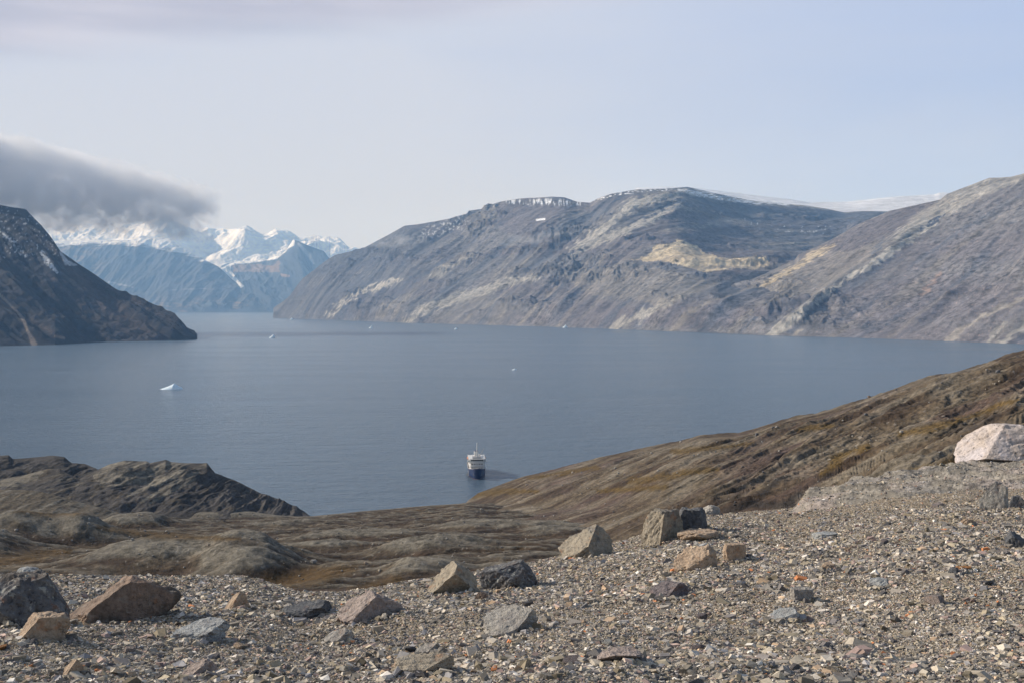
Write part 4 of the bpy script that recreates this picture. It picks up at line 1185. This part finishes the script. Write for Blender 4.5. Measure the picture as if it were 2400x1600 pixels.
def boulders():
    for i, (cx, by, w, h, mk, yaw, th, planes, seed, label, tilt) in enumerate(BOULDERS):
        p = fg_point(cx, by - (6 if h > 60 else 2))
        d = p.y
        wm, hm = w / F * d, h / F * d * (0.95 if mk == 'white' else 0.88)
        sk = 0.18 if mk == 'white' else 0.65
        me = rock_mesh("boulder" if w > 90 else "stone", (wm, max(wm * th, hm * 0.7), hm * (1.0 + sk)), seed, planes, cuts=(2 if mk == 'white' else 7) if planes else 12, sub=5 if w > 90 else 4, rough=0.03 if mk == 'white' else 0.075, sink=sk / (1 + sk))
        o = link(me.name.split('.')[0], me, RM[mk])
        o.location = (p.x, p.y + wm * th * 0.32, p.z - hm * 0.02)
        if mk == 'white':      # it stands on the bedrock, not on the gravel
            o.location.z = EYE + float(ray(cx, 1104)[1]) * o.location.y
        tag(o, label, "boulder" if w > 90 else "stone")
        BPOS.append((cx, by - h / 2, w / 2, h / 2))
        SKIRT.append((p.x, p.y + wm * th * 0.32, wm * 0.5, max(wm * th, hm * 0.7) * 0.5, hm))
boulders()
gravel()

ORD = ["first", "second", "third", "fourth", "fifth", "sixth", "seventh", "eighth", "ninth", "tenth", "eleventh", "twelfth", "thirteenth", "fourteenth", "fifteenth",
       "sixteenth", "seventeenth", "eighteenth", "nineteenth", "twentieth"]
def ordinal(i):
    if i < 20: return ORD[i]
    return ("twenty-", "thirty-", "forty-", "fifty-")[(i + 1) // 10 - 2] + ORD[(i + 1) % 10 - 1] if (i + 1) % 10 else {30: "thirtieth", 40: "fortieth", 50: "fiftieth"}[i + 1]
MARKS = [(262, 1410, "big brown boulder"), (72, 1405, "grey lichened outcrop"), (1060, 1355, "undercut pale topped rock"), (1374, 1270, "triangular tan rock"), (1570, 1230, "blocky slate sided rock"),
         (1690, 1300, "pair of orange tan rocks"), (862, 1425, "pinkish wedge shaped rock"), (1196, 1460, "pale slanting slab"), (2366, 1050, "white granite boulder"), (2338, 1160, "pale upright slab"),
         (458, 1480, "flat bluish white stone"), (985, 1565, "flat tan slab"), (1455, 1545, "thin overhanging slab"), (1572, 1385, "low purple grey rock"), (1882, 1395, "pale square stone"),
         (2388, 1265, "dark right edge stone"), (158, 1568, "orange tan wedge stone"), (1922, 1160, "rounded pinkish grey stone"), (2000, 1560, "bottom right edge"), (1842, 1440, "low grey slanting slab")]
def label_stones(items):
    """items: (object, px, py, adjective words). Names the nearest landmark and the side of it; ties are ranked by closeness"""
    slots = {}
    for o, px, py, adj in items:
        k = min(MARKS, key=lambda m: math.hypot(m[0] - px, (m[1] - py) * 1.5))
        dx, dy = px - k[0], py - k[1]
        side = ("left of" if dx < 0 else "right of") if abs(dx) > abs(dy) else ("above" if dy < 0 else "below")
        slots.setdefault((adj, k[2], side), []).append((math.hypot(dx, dy), o))
    for (adj, mark, side), lst in slots.items():
        lst.sort(key=lambda q: q[0])
        for i, (_, o) in enumerate(lst):
            pre = "" if len(lst) == 1 else ("nearest " if i == 0 else ordinal(i) + " nearest ")
            o['label'] = f"{pre}small {adj} stone {side} the {mark}"
def medium_stones():
    items = []
    rs = random.Random(77)
    kinds = [('tan', 'tan'), ('pale', 'pale grey'), ('pink', 'pinkish'), ('slate', 'dark slate'), ('purple', 'purple grey'), ('peach', 'orange tan'), ('bluish', 'bluish grey'), ('orange', 'rusty orange')]
    wts = [8, 6, 4, 4, 4, 4, 3, 0.6]
    protos = {}
    n = 0
    tries = 0
    while n < 135 and tries < 5000:
        tries += 1
        px = rs.uniform(-10, 2410)
        cy = np.interp(px, [c[0] for c in CREST], [c[1] for c in CREST])
        py = cy + 8 + (1590 - cy) * rs.random() ** 0.9
        if any(abs(px - c) < ww + 12 and abs(py - y) < hh + 8 for c, y, ww, hh in BPOS): continue
        if poly(np.array([px]), np.array([py]), SLAB)[0] and rs.random() < 0.7: continue
        k = rs.choices(range(len(kinds)), wts)[0]
        mk, word = kinds[k]
        var = rs.randrange(2)
        p = fg_point(px, py)
        size = min(0.30, rs.lognormvariate(math.log(0.056), 0.42)) * (0.6 + p.y / 30)
        if (k, var) not in protos:
            me = rock_mesh("stone", (1.0, 0.7, 0.42), 200 + k * 7 + var, [FAC_T] if var else [], cuts=10, sub=3)
            o = link("stone", me, RM[mk])
            protos[(k, var)] = o
        else:
            o = protos[(k, var)].copy()
            COL.objects.link(o)
        o.location = (p.x, p.y, p.z - size * 0.06)
        o.rotation_euler = (rs.gauss(0, 0.15), rs.gauss(0, 0.15), rs.uniform(0, 6.28))
        o.scale = (size * rs.uniform(0.8, 1.4), size * rs.uniform(0.8, 1.2), size * rs.uniform(0.7, 1.3))
        shape = "flat topped" if var else "rough angular"
        tag(o, None, "stone", f"loose {word} stones on the gravel")
        items.append((o, px, py, f"{word} {shape}"))
        n += 1
    label_stones(items)
medium_stones()


# pale boulders scattered over the valley floor and the hillside
def far_boulders():
    rs = random.Random(31)
    spots = [(2204, 874, 9, 'pale'), (2312, 868, 5, 'pale'), (1820, 1001, 6, 'pale'), (1812, 1003, 8, 'slate'), (2037, 931, 8, 'brown'), (2113, 1015, 9, 'pale'), (1998, 1023, 5, 'pale'), (2068, 1057, 6, 'pale'),
             (1595, 1036, 6, 'pale'), (1526, 1063, 5, 'pale'), (1945, 1079, 8, 'tan'), (2221, 1106, 6, 'peach'), (2100, 914, 6, 'slate'), (2340, 873, 12, 'slate'), (1773, 1021, 12, 'slate'), (2030, 974, 10, 'slate'),
             (136, 1160, 12, 'pale'), (7, 1190, 10, 'peach'), (735, 1319, 14, 'pale'), (488, 1278, 7, 'peach'), (208, 1229, 7, 'pale'), (38, 1244, 9, 'pale'), (6, 1245, 8, 'pale'), (118, 1246, 5, 'pale'), (310, 1265, 8, 'pale'),
             (588, 1263, 6, 'pale'), (1128, 1195, 6, 'pale'), (942, 1249, 6, 'pale'), (857, 1322, 9, 'peach'), (890, 1338, 9, 'tan'), (708, 1290, 6, 'pale'), (640, 1226, 4, 'pale'), (487, 1212, 4, 'pale'), (705, 1200, 5, 'slate'), (1060, 1215, 5, 'pale'), (1275, 1210, 5, 'pale')]
    while len(spots) < 210:
        if rs.random() < 0.55:
            px, py, w, k = rs.uniform(0, 1500), rs.uniform(1200, 1370), rs.uniform(2.5, 6), rs.choice(['pale', 'pale', 'tan', 'slate'])
        else:
            px = rs.uniform(1200, 2400)
            top = np.interp(px, [1200, 1500, 2000, 2400], [1130, 1060, 950, 835])
            bot = np.interp(px, [1200, 1500, 2000, 2400], [1190, 1230, 1150, 990])
            py, w, k = rs.uniform(top, bot), rs.uniform(2.5, 6), rs.choice(['pale', 'pale', 'tan', 'slate'])
        spots.append((px, py, w, k))
    protos = {}
    rank = {}
    names = {'pale': 'pale grey', 'slate': 'dark', 'tan': 'tan', 'peach': 'orange tan', 'brown': 'rusty brown'}
    for px, py, w, k in spots:
        cy = np.interp(px, [c[0] for c in CREST], [c[1] for c in CREST])
        if py > cy - 6: continue
        p = None
        for L, nm in ((L_HILL, 'hillside'), (L_TUN, 'valley')):
            if nm == 'hillside' and px < 1120: continue
            q = L.hit(px, py, 70, 760)
            if q.y < 745 and (p is None or q.y < p.y): p, where = q, nm
        if p is None: continue
        wm = w / F * p.y
        v = 0 if w > 6 else rs.randrange(2)
        if (k, v) not in protos:
            me = rock_mesh("boulder", (1, 0.8, 0.75), 400 + len(protos), [], cuts=9, sub=3)
            o = link("boulder", me, RM[k])
            protos[(k, v)] = o
        else:
            o = protos[(k, v)].copy()
            COL.objects.link(o)
        o.location = (p.x, p.y, p.z - wm * 0.08)
        o.rotation_euler = (0, 0, rs.uniform(0, 6.28))
        o.scale = (wm, wm, wm)
        where_t = "valley floor" if where == 'valley' else "slope beyond the ship"
        tag(o, None, "boulder", f"{names[k]} boulders on the {where_t}")
        rank.setdefault((names[k], where_t), []).append((px, o))
    for (nm, wt), lst in rank.items():
        lst.sort(key=lambda q: q[0])
        for i, (_, o) in enumerate(lst):
            o['label'] = f"distant {nm} boulder on the {wt}, {ordinal(i)} from left"
far_boulders()

# ------------------------------------------------------------------ ice
def ice_mat():
    m, t, b, o = new_mat("glacier_ice")
    tcn = N(t, 'ShaderNodeTexCoord')
    n = noise_n(t, tcn.outputs['Object'], 0.25, 4)
    t.links.new(mix_n(t, ramp_n(t, n, [(0.35, 0.0), (0.65, 1.0)]), (0.62, 0.78, 0.90), (0.80, 0.86, 0.90)), b.inputs['Base Color'])
    b.inputs['Roughness'].default_value = 0.5
    return m
M_ICE = ice_mat()
def iceberg(px, py, wpx, hpx, seed, label, lean=0.0):
    a, s = ray(px, py)
    d = -EYE / s
    w, h = wpx / F * d, hpx / F * d
    nx, ny = 60, 26
    u = np.linspace(-1, 1, nx)[None, :]
    q = np.linspace(-1, 1, ny)[:, None]
    # asymmetric hump: long low tail on one side
    hump = np.exp(-((u - 0.25 + lean) / 0.38) ** 2) + 0.42 * np.exp(-((u + 0.35) / 0.45) ** 2) + 0.3 * np.exp(-((u - 0.75) / 0.2) ** 2)
    r = np.sqrt(np.clip(1 - u ** 4, 0, 1))
    prof = hump * np.clip(1 - np.abs(q / np.maximum(r, 0.05)) ** 2.2, 0, 1)
    prof = prof / prof.max()
    z = prof * h * (1 + 0.25 * fbm(u * 4 + seed, q * 3, seed, 4)) - 0.05 * h
    xx = u * w / 2 + 0 * q
    yy = q * r * w * 0.32
    v = np.stack([xx, yy + 0 * xx, z], -1).reshape(-1, 3)
    vb = v.copy()
    vb[:, 2] = -h * 0.3
    i = np.arange(nx * ny).reshape(ny, nx)
    f = np.stack([i[:-1, :-1], i[:-1, 1:], i[1:, 1:], i[1:, :-1]], -1).reshape(-1, 4)
    rim = np.r_[i[0, :], i[1:, -1], i[-1, -2::-1], i[-2:0:-1, 0]]
    rn = np.roll(rim, -1)
    side = np.stack([rim, rim + nx * ny, rn + nx * ny, rn], -1)
    me = mesh_np("iceberg", np.vstack([v, vb]), np.vstack([f, f[:, ::-1] + nx * ny, side]), None, smooth=False)
    o = link("iceberg", me, M_ICE)
    o.location = (a * d, d, 0)
    tag(o, label, "iceberg")
iceberg(402, 911, 56, 13, 5, "largest iceberg, low and pale blue, floating in the left of the fjord")
iceberg(638, 792, 17, 8, 6, "small white iceberg in open water beyond the largest one")
iceberg(683, 749, 9, 5, 7, "tiny iceberg off the left tip of the long range")
iceberg(869, 769, 11, 5, 8, "tiny iceberg near the far shore, second from the left below the range")
iceberg(1068, 772, 9, 4.5, 9, "tiny iceberg near the far shore below the middle of the range")
iceberg(1324, 768, 13, 7, 10, "bright small iceberg close under the shore below the range summit")
iceberg(1205, 866, 13, 3.5, 11, "faint low piece of ice alone in the middle of the fjord")

# ------------------------------------------------------------------ the ship
def prism(bm, outline, z0, z1, top_scale=1.0):
    """vertical extrusion of an outline [(x, y)]"""
    lo = [bm.verts.new((x, y, z0)) for x, y in outline]
    hi = [bm.verts.new((x * top_scale, y * top_scale, z1)) for x, y in outline]
    n = len(outline)
    bm.faces.new(lo[::-1]); bm.faces.new(hi)
    for i in range(n):
        bm.faces.new((lo[i], lo[(i + 1) % n], hi[(i + 1) % n], hi[i]))
def box(bm, x0, x1, y0, y1, z0, z1):
    prism(bm, [(x0, y0), (x1, y0), (x1, y1), (x0, y1)], z0, z1)
def tube(bm, p, q, r0, r1=None, n=8):
    r1 = r0 if r1 is None else r1
    p, q = Vector(p), Vector(q)
    d = (q - p).normalized()
    u = d.orthogonal().normalized()
    w = d.cross(u)
    A, B = [], []
    for i in range(n):
        t = 2 * math.pi * i / n
        e = u * math.cos(t) + w * math.sin(t)
        A.append(bm.verts.new(p + e * r0)); B.append(bm.verts.new(q + e * r1))
    bm.faces.new(A[::-1]); bm.faces.new(B)
    for i in range(n):
        bm.faces.new((A[i], A[(i + 1) % n], B[(i + 1) % n], B[i]))
def bobj(name, fn, mat, parent=None, bevel=0.0, smooth=False):
    bm = bmesh.new()
    fn(bm)
    bmesh.ops.recalc_face_normals(bm, faces=bm.faces)
    if bevel:
        bmesh.ops.bevel(bm, geom=list(bm.edges), offset=bevel, segments=2, affect='EDGES', profile=0.7)
    for f in bm.faces: f.smooth = smooth
    me = bpy.data.meshes.new(name)
    bm.to_mesh(me)
    bm.free()
    return link(name, me, mat, parent)

def ship():
    navy = flat_mat("navy_hull_paint", (0.014, 0.036, 0.125), 0.35, 0.2, 0.6)
    white = flat_mat("white_ship_paint", (0.74, 0.73, 0.71), 0.45, 0.06, 0.5)
    glass = flat_mat("dark_window_glass", (0.03, 0.035, 0.045), 0.15, 0.1)
    deckm = flat_mat("brown_deck", (0.22, 0.16, 0.12), 0.8, 0.15)
    grey = flat_mat("grey_metal", (0.30, 0.30, 0.31), 0.5, 0.1)
    red = flat_mat("red_boot_topping", (0.16, 0.03, 0.02), 0.6, 0.2)
    orange = flat_mat("orange_lifeboat_paint", (0.55, 0.17, 0.05), 0.5, 0.1)
    a, s = ray(1120, 1124)
    d = -EYE / s
    root = bpy.data.objects.new("ship", None)
    COL.objects.link(root)
    root.location = (a * d, d, 0)
    root.rotation_euler = (0, 0, math.radians(4))        # bow points at the viewer (-y)
    tag(root, "small expedition ship with navy blue hull and white decks, anchored bow on near the shore", "ship")
    # hull lofted from stations; bow at y=0, stern at y=56
    LEN = 56.0
    def hull_pts():
        rows = []
        zs = [-2.2, -0.6, 0.25, 0.9, 3.0, 5.0, 6.4]
        for k in range(25):
            t = k / 24
            y = t * LEN
            bw = 6.6 * min(1, (t / 0.30)) ** 0.45 * (1 - 0.16 * max(0, (t - 0.8) / 0.2) ** 2)
            sheer = 2.2 * max(0, 1 - t / 0.32) ** 1.6
            row = []
            for j, z in enumerate(zs):
                f = j / 6
                wdt = bw * (0.35 + 0.65 * f ** 0.45) if t < 0.3 else bw * (0.75 + 0.25 * f ** 0.4)
                zz = z + (sheer * max(0, (z - 0.9) / 5.5))
                rake = (6.4 - z) * 0.45 * max(0, 1 - t / 0.2)
                row.append((wdt, y + rake - 0.0, zz))
            rows.append(row)
        return rows
    rows = hull_pts()
    def skin(bm, j0, j1, off=0.0):
        for sgn in (-1, 1):
            g = [[bm.verts.new((sgn * (r[j][0] + off), r[j][1], r[j][2])) for j in range(j0, j1 + 1)] for r in rows]
            for i in range(len(g) - 1):
                for j in range(len(g[0]) - 1):
                    bm.faces.new((g[i][j], g[i + 1][j], g[i + 1][j + 1], g[i][j + 1]))
        bmesh.ops.remove_doubles(bm, verts=bm.verts, dist=0.001)
    def hull(bm):
        skin(bm, 0, 6)
        st = rows[-1]
        vv = [bm.verts.new((-q[0], q[1], q[2])) for q in st] + [bm.verts.new((q[0], q[1], q[2])) for q in st[::-1]]
        bm.faces.new(vv)
        bmesh.ops.remove_doubles(bm, verts=bm.verts, dist=0.001)
    h = bobj("hull", hull, navy, root, smooth=True)
    bobj("boot_stripe", lambda bm: skin(bm, 1, 2, 0.03), red, h, smooth=True)
    def deck(bm):
        vv = [bm.verts.new((-r[6][0] * 0.98, r[6][1], r[6][2] - 0.9)) for r in rows] + [bm.verts.new((r[6][0] * 0.98, r[6][1], r[6][2] - 0.9)) for r in rows[::-1]]
        bm.faces.new(vv)
    bobj("deck", deck, deckm, root)
    def rubrail(bm):
        for sgn in (-1, 1):
            for p, q in zip(rows[:-1], rows[1:]):
                tube(bm, (sgn * p[6][0], p[6][1], p[6][2]), (sgn * q[6][0], q[6][1], q[6][2]), 0.12, n=6)
    bobj("bulwark_rail", rubrail, white, root)
    for sgn in (-1, 1):
        an = bobj("anchor", lambda bm: (tube(bm, (sgn * 3.3, 3.4, 4.6), (sgn * 3.0, 3.6, 3.0), 0.16), tube(bm, (sgn * 3.6, 3.0, 3.2), (sgn * 2.4, 3.3, 3.2), 0.18)), grey, root)
    # decks of the superstructure, front set back from the bow
    tiers = [("lower_deck_house", 6.0, 13.0, 48.0, 5.6, 8.3), ("middle_deck_house", 6.1, 14.2, 45.0, 8.5, 10.9), ("bridge_deck_house", 6.2, 15.6, 38.0, 11.1, 13.5)]
    for nm, hw, y0, y1, z0, z1 in tiers:
        bodyo = bobj(nm, lambda bm: prism(bm, [(-hw * 0.78, y0), (hw * 0.78, y0), (hw * 0.96, y0 + 1.6), (hw * 0.96, y1), (-hw * 0.96, y1), (-hw * 0.96, y0 + 1.6)], z0, z1), white, root, bevel=0.08)
        bobj("deck_edge", lambda bm: prism(bm, [(-hw * 0.86, y0 - 0.8), (hw * 0.86, y0 - 0.8), (hw * 1.03, y0 + 1.2), (hw * 1.03, y1 + 1), (-hw * 1.03, y1 + 1), (-hw * 1.03, y0 + 1.2)], z1, z1 + 0.2), white, root)
        bridge = nm == "bridge_deck_house"
        nw = 7 if bridge else 5
        for k in range(nw):
            cx = (k - (nw - 1) / 2) * hw * 1.5 / nw
            ww = hw * 1.5 / nw * (0.42 if bridge else 0.22)
            bobj("window", lambda bm: box(bm, cx - ww, cx + ww, y0 - 0.04, y0 + 0.05, z0 + 0.95, z0 + (2.0 if bridge else 1.7)), glass, bodyo)
        for sgn in (-1, 1):
            for k in range(9 if not bridge else 5):
                yy = y0 + 3.2 + k * 2.9
                xs = sgn * hw * 0.96
                bobj("window", lambda bm: box(bm, min(xs - sgn * 0.05, xs + sgn * 0.04), max(xs - sgn * 0.05, xs + sgn * 0.04), yy, yy + 1.1, z0 + 0.95, z0 + 1.75), glass, bodyo)
        def rail(bm):
            pts = [(-hw * 1.0, y1), (-hw * 1.0, y0 + 1.2), (-hw * 0.84, y0 - 0.7), (hw * 0.84, y0 - 0.7), (hw * 1.0, y0 + 1.2), (hw * 1.0, y1)]
            for zz in (z1 + 0.7, z1 + 1.15):
                for p, q in zip(pts[:-1], pts[1:]): tube(bm, (*p, zz), (*q, zz), 0.04, n=5)
            for p in pts: tube(bm, (*p, z1 + 0.1), (*p, z1 + 1.15), 0.05, n=5)
        bobj("railing", rail, white, root)
    # bridge wings, top box, funnel, masts
    bobj("bridge_wing", lambda bm: box(bm, -7.0, -5.8, 15.8, 18.4, 11.1, 12.9), white, root, bevel=0.06)
    bobj("bridge_wing", lambda bm: box(bm, 5.8, 7.0, 15.8, 18.4, 11.1, 12.9), white, root, bevel=0.06)
    bobj("wheelhouse_roof", lambda bm: box(bm, -3.4, 3.4, 17.5, 26, 13.7, 14.6), grey, root, bevel=0.08)
    fo = bobj("funnel", lambda bm: prism(bm, [(-1.5, 29), (1.5, 29), (1.7, 30.5), (1.7, 33), (1.2, 34), (-1.2, 34), (-1.7, 33), (-1.7, 30.5)], 13.7, 17.6, 1.0), white, root, bevel=0.1)
    bobj("funnel_top", lambda bm: prism(bm, [(-1.45, 29.3), (1.45, 29.3), (1.55, 33.2), (-1.55, 33.2)], 17.6, 18.1), navy, fo)
    ma = bobj("mast", lambda bm: tube(bm, (0.2, 20, 14.5), (0.2, 20.4, 25.5), 0.5, 0.32), white, root)
    bobj("yard_arm", lambda bm: (tube(bm, (-2.4, 20.1, 16.6), (2.8, 20.1, 16.6), 0.14), tube(bm, (-1.4, 20.1, 18.8), (1.8, 20.1, 18.8), 0.1)), white, ma)
    bobj("radar_scanner", lambda bm: box(bm, -1.3, 1.5, 19.3, 19.6, 15.5, 15.8), white, ma)
    bobj("antenna", lambda bm: tube(bm, (-3.4, 18.5, 14.0), (-3.4, 18.5, 17.0), 0.16), white, root)
    bobj("antenna", lambda bm: tube(bm, (4.1, 18.5, 13.4), (4.1, 18.5, 16.6), 0.2), white, root)
    bobj("satellite_dome", lambda bm: bmesh.ops.create_uvsphere(bm, u_segments=12, v_segments=8, radius=0.75, matrix=Matrix.Translation((2.1, 22, 15.9))), white, root, smooth=True)
    bobj("derrick", lambda bm: tube(bm, (2.2, 26, 14.5), (5.6, 25, 20.2), 0.22, 0.12), grey, root)
    for sgn in (-1, 1):
        lb = bobj("lifeboat", lambda bm: bmesh.ops.create_uvsphere(bm, u_segments=16, v_segments=10, radius=1.0, matrix=Matrix.Translation((sgn * 6.2, 30, 12.5)) @ Matrix.Diagonal((1.1, 3.6, 1.1, 1))), orange, root, smooth=True)
        for yy in (27.8, 32.2):
            bobj("davit", lambda bm: (tube(bm, (sgn * 4.9, yy, 11.0), (sgn * 4.9, yy, 14.0), 0.12), tube(bm, (sgn * 4.9, yy, 14.0), (sgn * 5.8, yy, 14.1), 0.1)), white, root)
    bobj("foredeck_winch", lambda bm: (box(bm, -1.2, 1.2, 6, 7.4, 6.0, 7.2), tube(bm, (-1.8, 6.7, 6.8), (1.8, 6.7, 6.8), 0.5)), grey, root)
    bobj("foremast", lambda bm: tube(bm, (0, 9.5, 6), (0, 9.5, 12.2), 0.15, 0.1), white, root)
    # boarding gangway slung along the side
    bobj("gangway", lambda bm: (box(bm, -7.3, -5.9, 12, 13.2, 1.2, 1.5), tube(bm, (-6.6, 13, 1.4), (-6.1, 20, 5.8), 0.25)), grey, root)
    # rubber boat alongside
    rb = bpy.data.objects.new("rubber_boat", None)
    COL.objects.link(rb)
    a2, s2 = ray(1099, 1113)
    d2 = -EYE / s2
    rb.location = (a2 * d2, d2, 0)
    rb.rotation_euler = (0, 0, math.radians(20))
    tag(rb, "dark inflatable rubber boat lying alongside the ship, left of its hull", "boat")
    blk = flat_mat("black_rubber", (0.035, 0.035, 0.038), 0.6, 0.1)
    def tubes(bm):
        pts = [(-0.9, 2.6), (-0.9, -1.2), (-0.55, -2.4), (0, -2.9), (0.55, -2.4), (0.9, -1.2), (0.9, 2.6)]
        for p, q in zip(pts[:-1], pts[1:]): tube(bm, (p[0], p[1], 0.35), (q[0], q[1], 0.35), 0.3, n=10)
    bobj("air_tube", tubes, blk, rb, smooth=True)
    bobj("floor", lambda bm: box(bm, -0.85, 0.85, -2.2, 2.5, 0.12, 0.2), grey, rb)
    bobj("outboard_motor", lambda bm: (box(bm, -0.2, 0.2, 2.5, 2.95, 0.5, 1.15), tube(bm, (0, 2.75, 0.5), (0, 2.75, -0.4), 0.08)), blk, rb, bevel=0.04)
ship()

# ------------------------------------------------------------------ cloud on the headland
def cloud():
    me = bpy.data.meshes.new("low_cloud")
    bm = bmesh.new()
    # built round its own origin, metres: x left-right, y depth, z height
    box(bm, -1900, 160, -420, 420, -170, 600)
    bmesh.ops.recalc_face_normals(bm, faces=bm.faces)
    bm.to_mesh(me)
    bm.free()
    m = bpy.data.materials.new("low_cloud")
    m.use_nodes = True
    t = m.node_tree
    t.nodes.clear()
    o = N(t, 'ShaderNodeOutputMaterial')
    pv = N(t, 'ShaderNodeVolumePrincipled')
    pv.inputs['Color'].default_value = (0.975, 0.98, 1.0, 1)
    pv.inputs['Anisotropy'].default_value = 0.0
    tcn = N(t, 'ShaderNodeTexCoord')
    P = tcn.outputs['Object']
    sp = N(t, 'ShaderNodeSeparateXYZ')
    t.links.new(P, sp.inputs[0])
    x, y, z = sp.outputs
    # upper and lower surface heights as functions of x
    top = math_n(t, 'ADD', 175.0, math_n(t, 'MULTIPLY', x, -0.26))
    bot = math_n(t, 'ADD', -130.0, math_n(t, 'MULTIPLY', x, -0.05))
    dt = math_n(t, 'DIVIDE', math_n(t, 'SUBTRACT', top, z), 38)
    db = math_n(t, 'DIVIDE', math_n(t, 'SUBTRACT', z, bot), 150)
    de = math_n(t, 'DIVIDE', math_n(t, 'SUBTRACT', 100.0, x), 120)
    dy = math_n(t, 'DIVIDE', math_n(t, 'SUBTRACT', 330.0, math_n(t, 'ABSOLUTE', y)), 150)
    q = math_n(t, 'MINIMUM', math_n(t, 'MINIMUM', dt, db), math_n(t, 'MINIMUM', de, dy))
    n = noise_n(t, map_n(t, P, (1, 1, 1.2)), 0.0065, 5, 0.6)
    n_s = noise_n(t, P, 0.018, 5, 0.7)
    n = math_n(t, 'ADD', math_n(t, 'MULTIPLY', n, 0.55), math_n(t, 'MULTIPLY', n_s, 0.45))
    q = math_n(t, 'ADD', q, math_n(t, 'MULTIPLY', math_n(t, 'SUBTRACT', n, 0.54), 11.0))
    q = math_n(t, 'MINIMUM', q, math_n(t, 'MULTIPLY', math_n(t, 'MINIMUM', math_n(t, 'MINIMUM', dt, db), math_n(t, 'MINIMUM', de, dy)), 3.0))
    dens = math_n(t, 'MULTIPLY', math_n(t, 'MINIMUM', math_n(t, 'MAXIMUM', q, 0.0), 1.0), 0.0100)
    t.links.new(dens, pv.inputs['Density'])
    t.links.new(pv.outputs[0], o.inputs['Volume'])
    c = link("low_cloud", me, m)
    a, s = ray(448, 505)
    D = 5600
    c.location = (a * D, D, EYE + s * D)
    tag(c, "grey bank of low cloud resting on the top of the dark headland", "cloud")
cloud()
def wisp(px, py, D, w, hgt, seed, label):
    """shred of mist: a lens of thin vapour"""
    me = bpy.data.meshes.new("mist_wisp")
    bm = bmesh.new()
    bmesh.ops.create_icosphere(bm, subdivisions=3, radius=1.0, matrix=Matrix.Diagonal((w, w * 0.45, hgt, 1)))
    bm.to_mesh(me)
    bm.free()
    m = bpy.data.materials.new("mist_wisp")
    m.use_nodes = True
    t = m.node_tree
    t.nodes.clear()
    o = N(t, 'ShaderNodeOutputMaterial')
    pv = N(t, 'ShaderNodeVolumePrincipled')
    pv.inputs['Color'].default_value = (0.96, 0.97, 1.0, 1)
    tcn = N(t, 'ShaderNodeTexCoord')
    q = map_n(t, tcn.outputs['Object'], (1 / w, 1 / (w * 0.45), 1 / hgt))
    ln = N(t, 'ShaderNodeVectorMath', operation='LENGTH')
    t.links.new(q, ln.inputs[0])
    fall = math_n(t, 'SUBTRACT', 1.0, ln.outputs['Value'], clamp=True)
    n = noise_n(t, map_n(t, tcn.outputs['Object'], (1, 1, 2.5), loc=(seed * 900.0, 0, 0)), 0.009, 4, 0.6)
    d = math_n(t, 'MULTIPLY', fall, ramp_n(t, n, [(0.40, 0.0), (0.65, 1.0)]))
    t.links.new(math_n(t, 'MULTIPLY', d, 0.0045), pv.inputs['Density'])
    t.links.new(pv.outputs[0], o.inputs['Volume'])
    c = link("mist_wisp", me, m)
    a, s = ray(px, py)
    c.location = (a * D, D, EYE + s * D)
    c.rotation_euler = (0, math.radians(-5), 0)
    tag(c, label, "mist")
wisp(930, 566, 9700, 330, 60, 1, "faint shred of mist on the upper left flank of the long range")
wisp(1255, 560, 8300, 330, 55, 2, "thin streak of mist across the middle of the long range below its stepped summit")
wisp(1660, 528, 7900, 330, 45, 3, "pale veil of mist above the yellowish rock outcrop on the range")

# ------------------------------------------------------------------ haze
def haze():
    me = bpy.data.meshes.new("haze")
    bm = bmesh.new()
    box(bm, -24500, 24500, -1500, 31500, -4.0, 2450)
    bmesh.ops.recalc_face_normals(bm, faces=bm.faces)
    bm.to_mesh(me)
    bm.free()
    m = bpy.data.materials.new("haze")
    m.use_nodes = True
    t = m.node_tree
    t.nodes.clear()
    o = N(t, 'ShaderNodeOutputMaterial')
    pv = N(t, 'ShaderNodeVolumePrincipled')
    pv.inputs['Color'].default_value = (0.32, 0.59, 1.0, 1)
    pv.inputs['Absorption Color'].default_value = (1, 1, 1, 1)      # air scatters, it does not absorb
    pv.inputs['Density'].default_value = 3.6e-5
    pv.inputs['Anisotropy'].default_value = 0.0
    t.links.new(pv.outputs[0], o.inputs['Volume'])
    tag(link("haze", me, m), "thin blue air haze", "haze", kind='stuff')
haze()
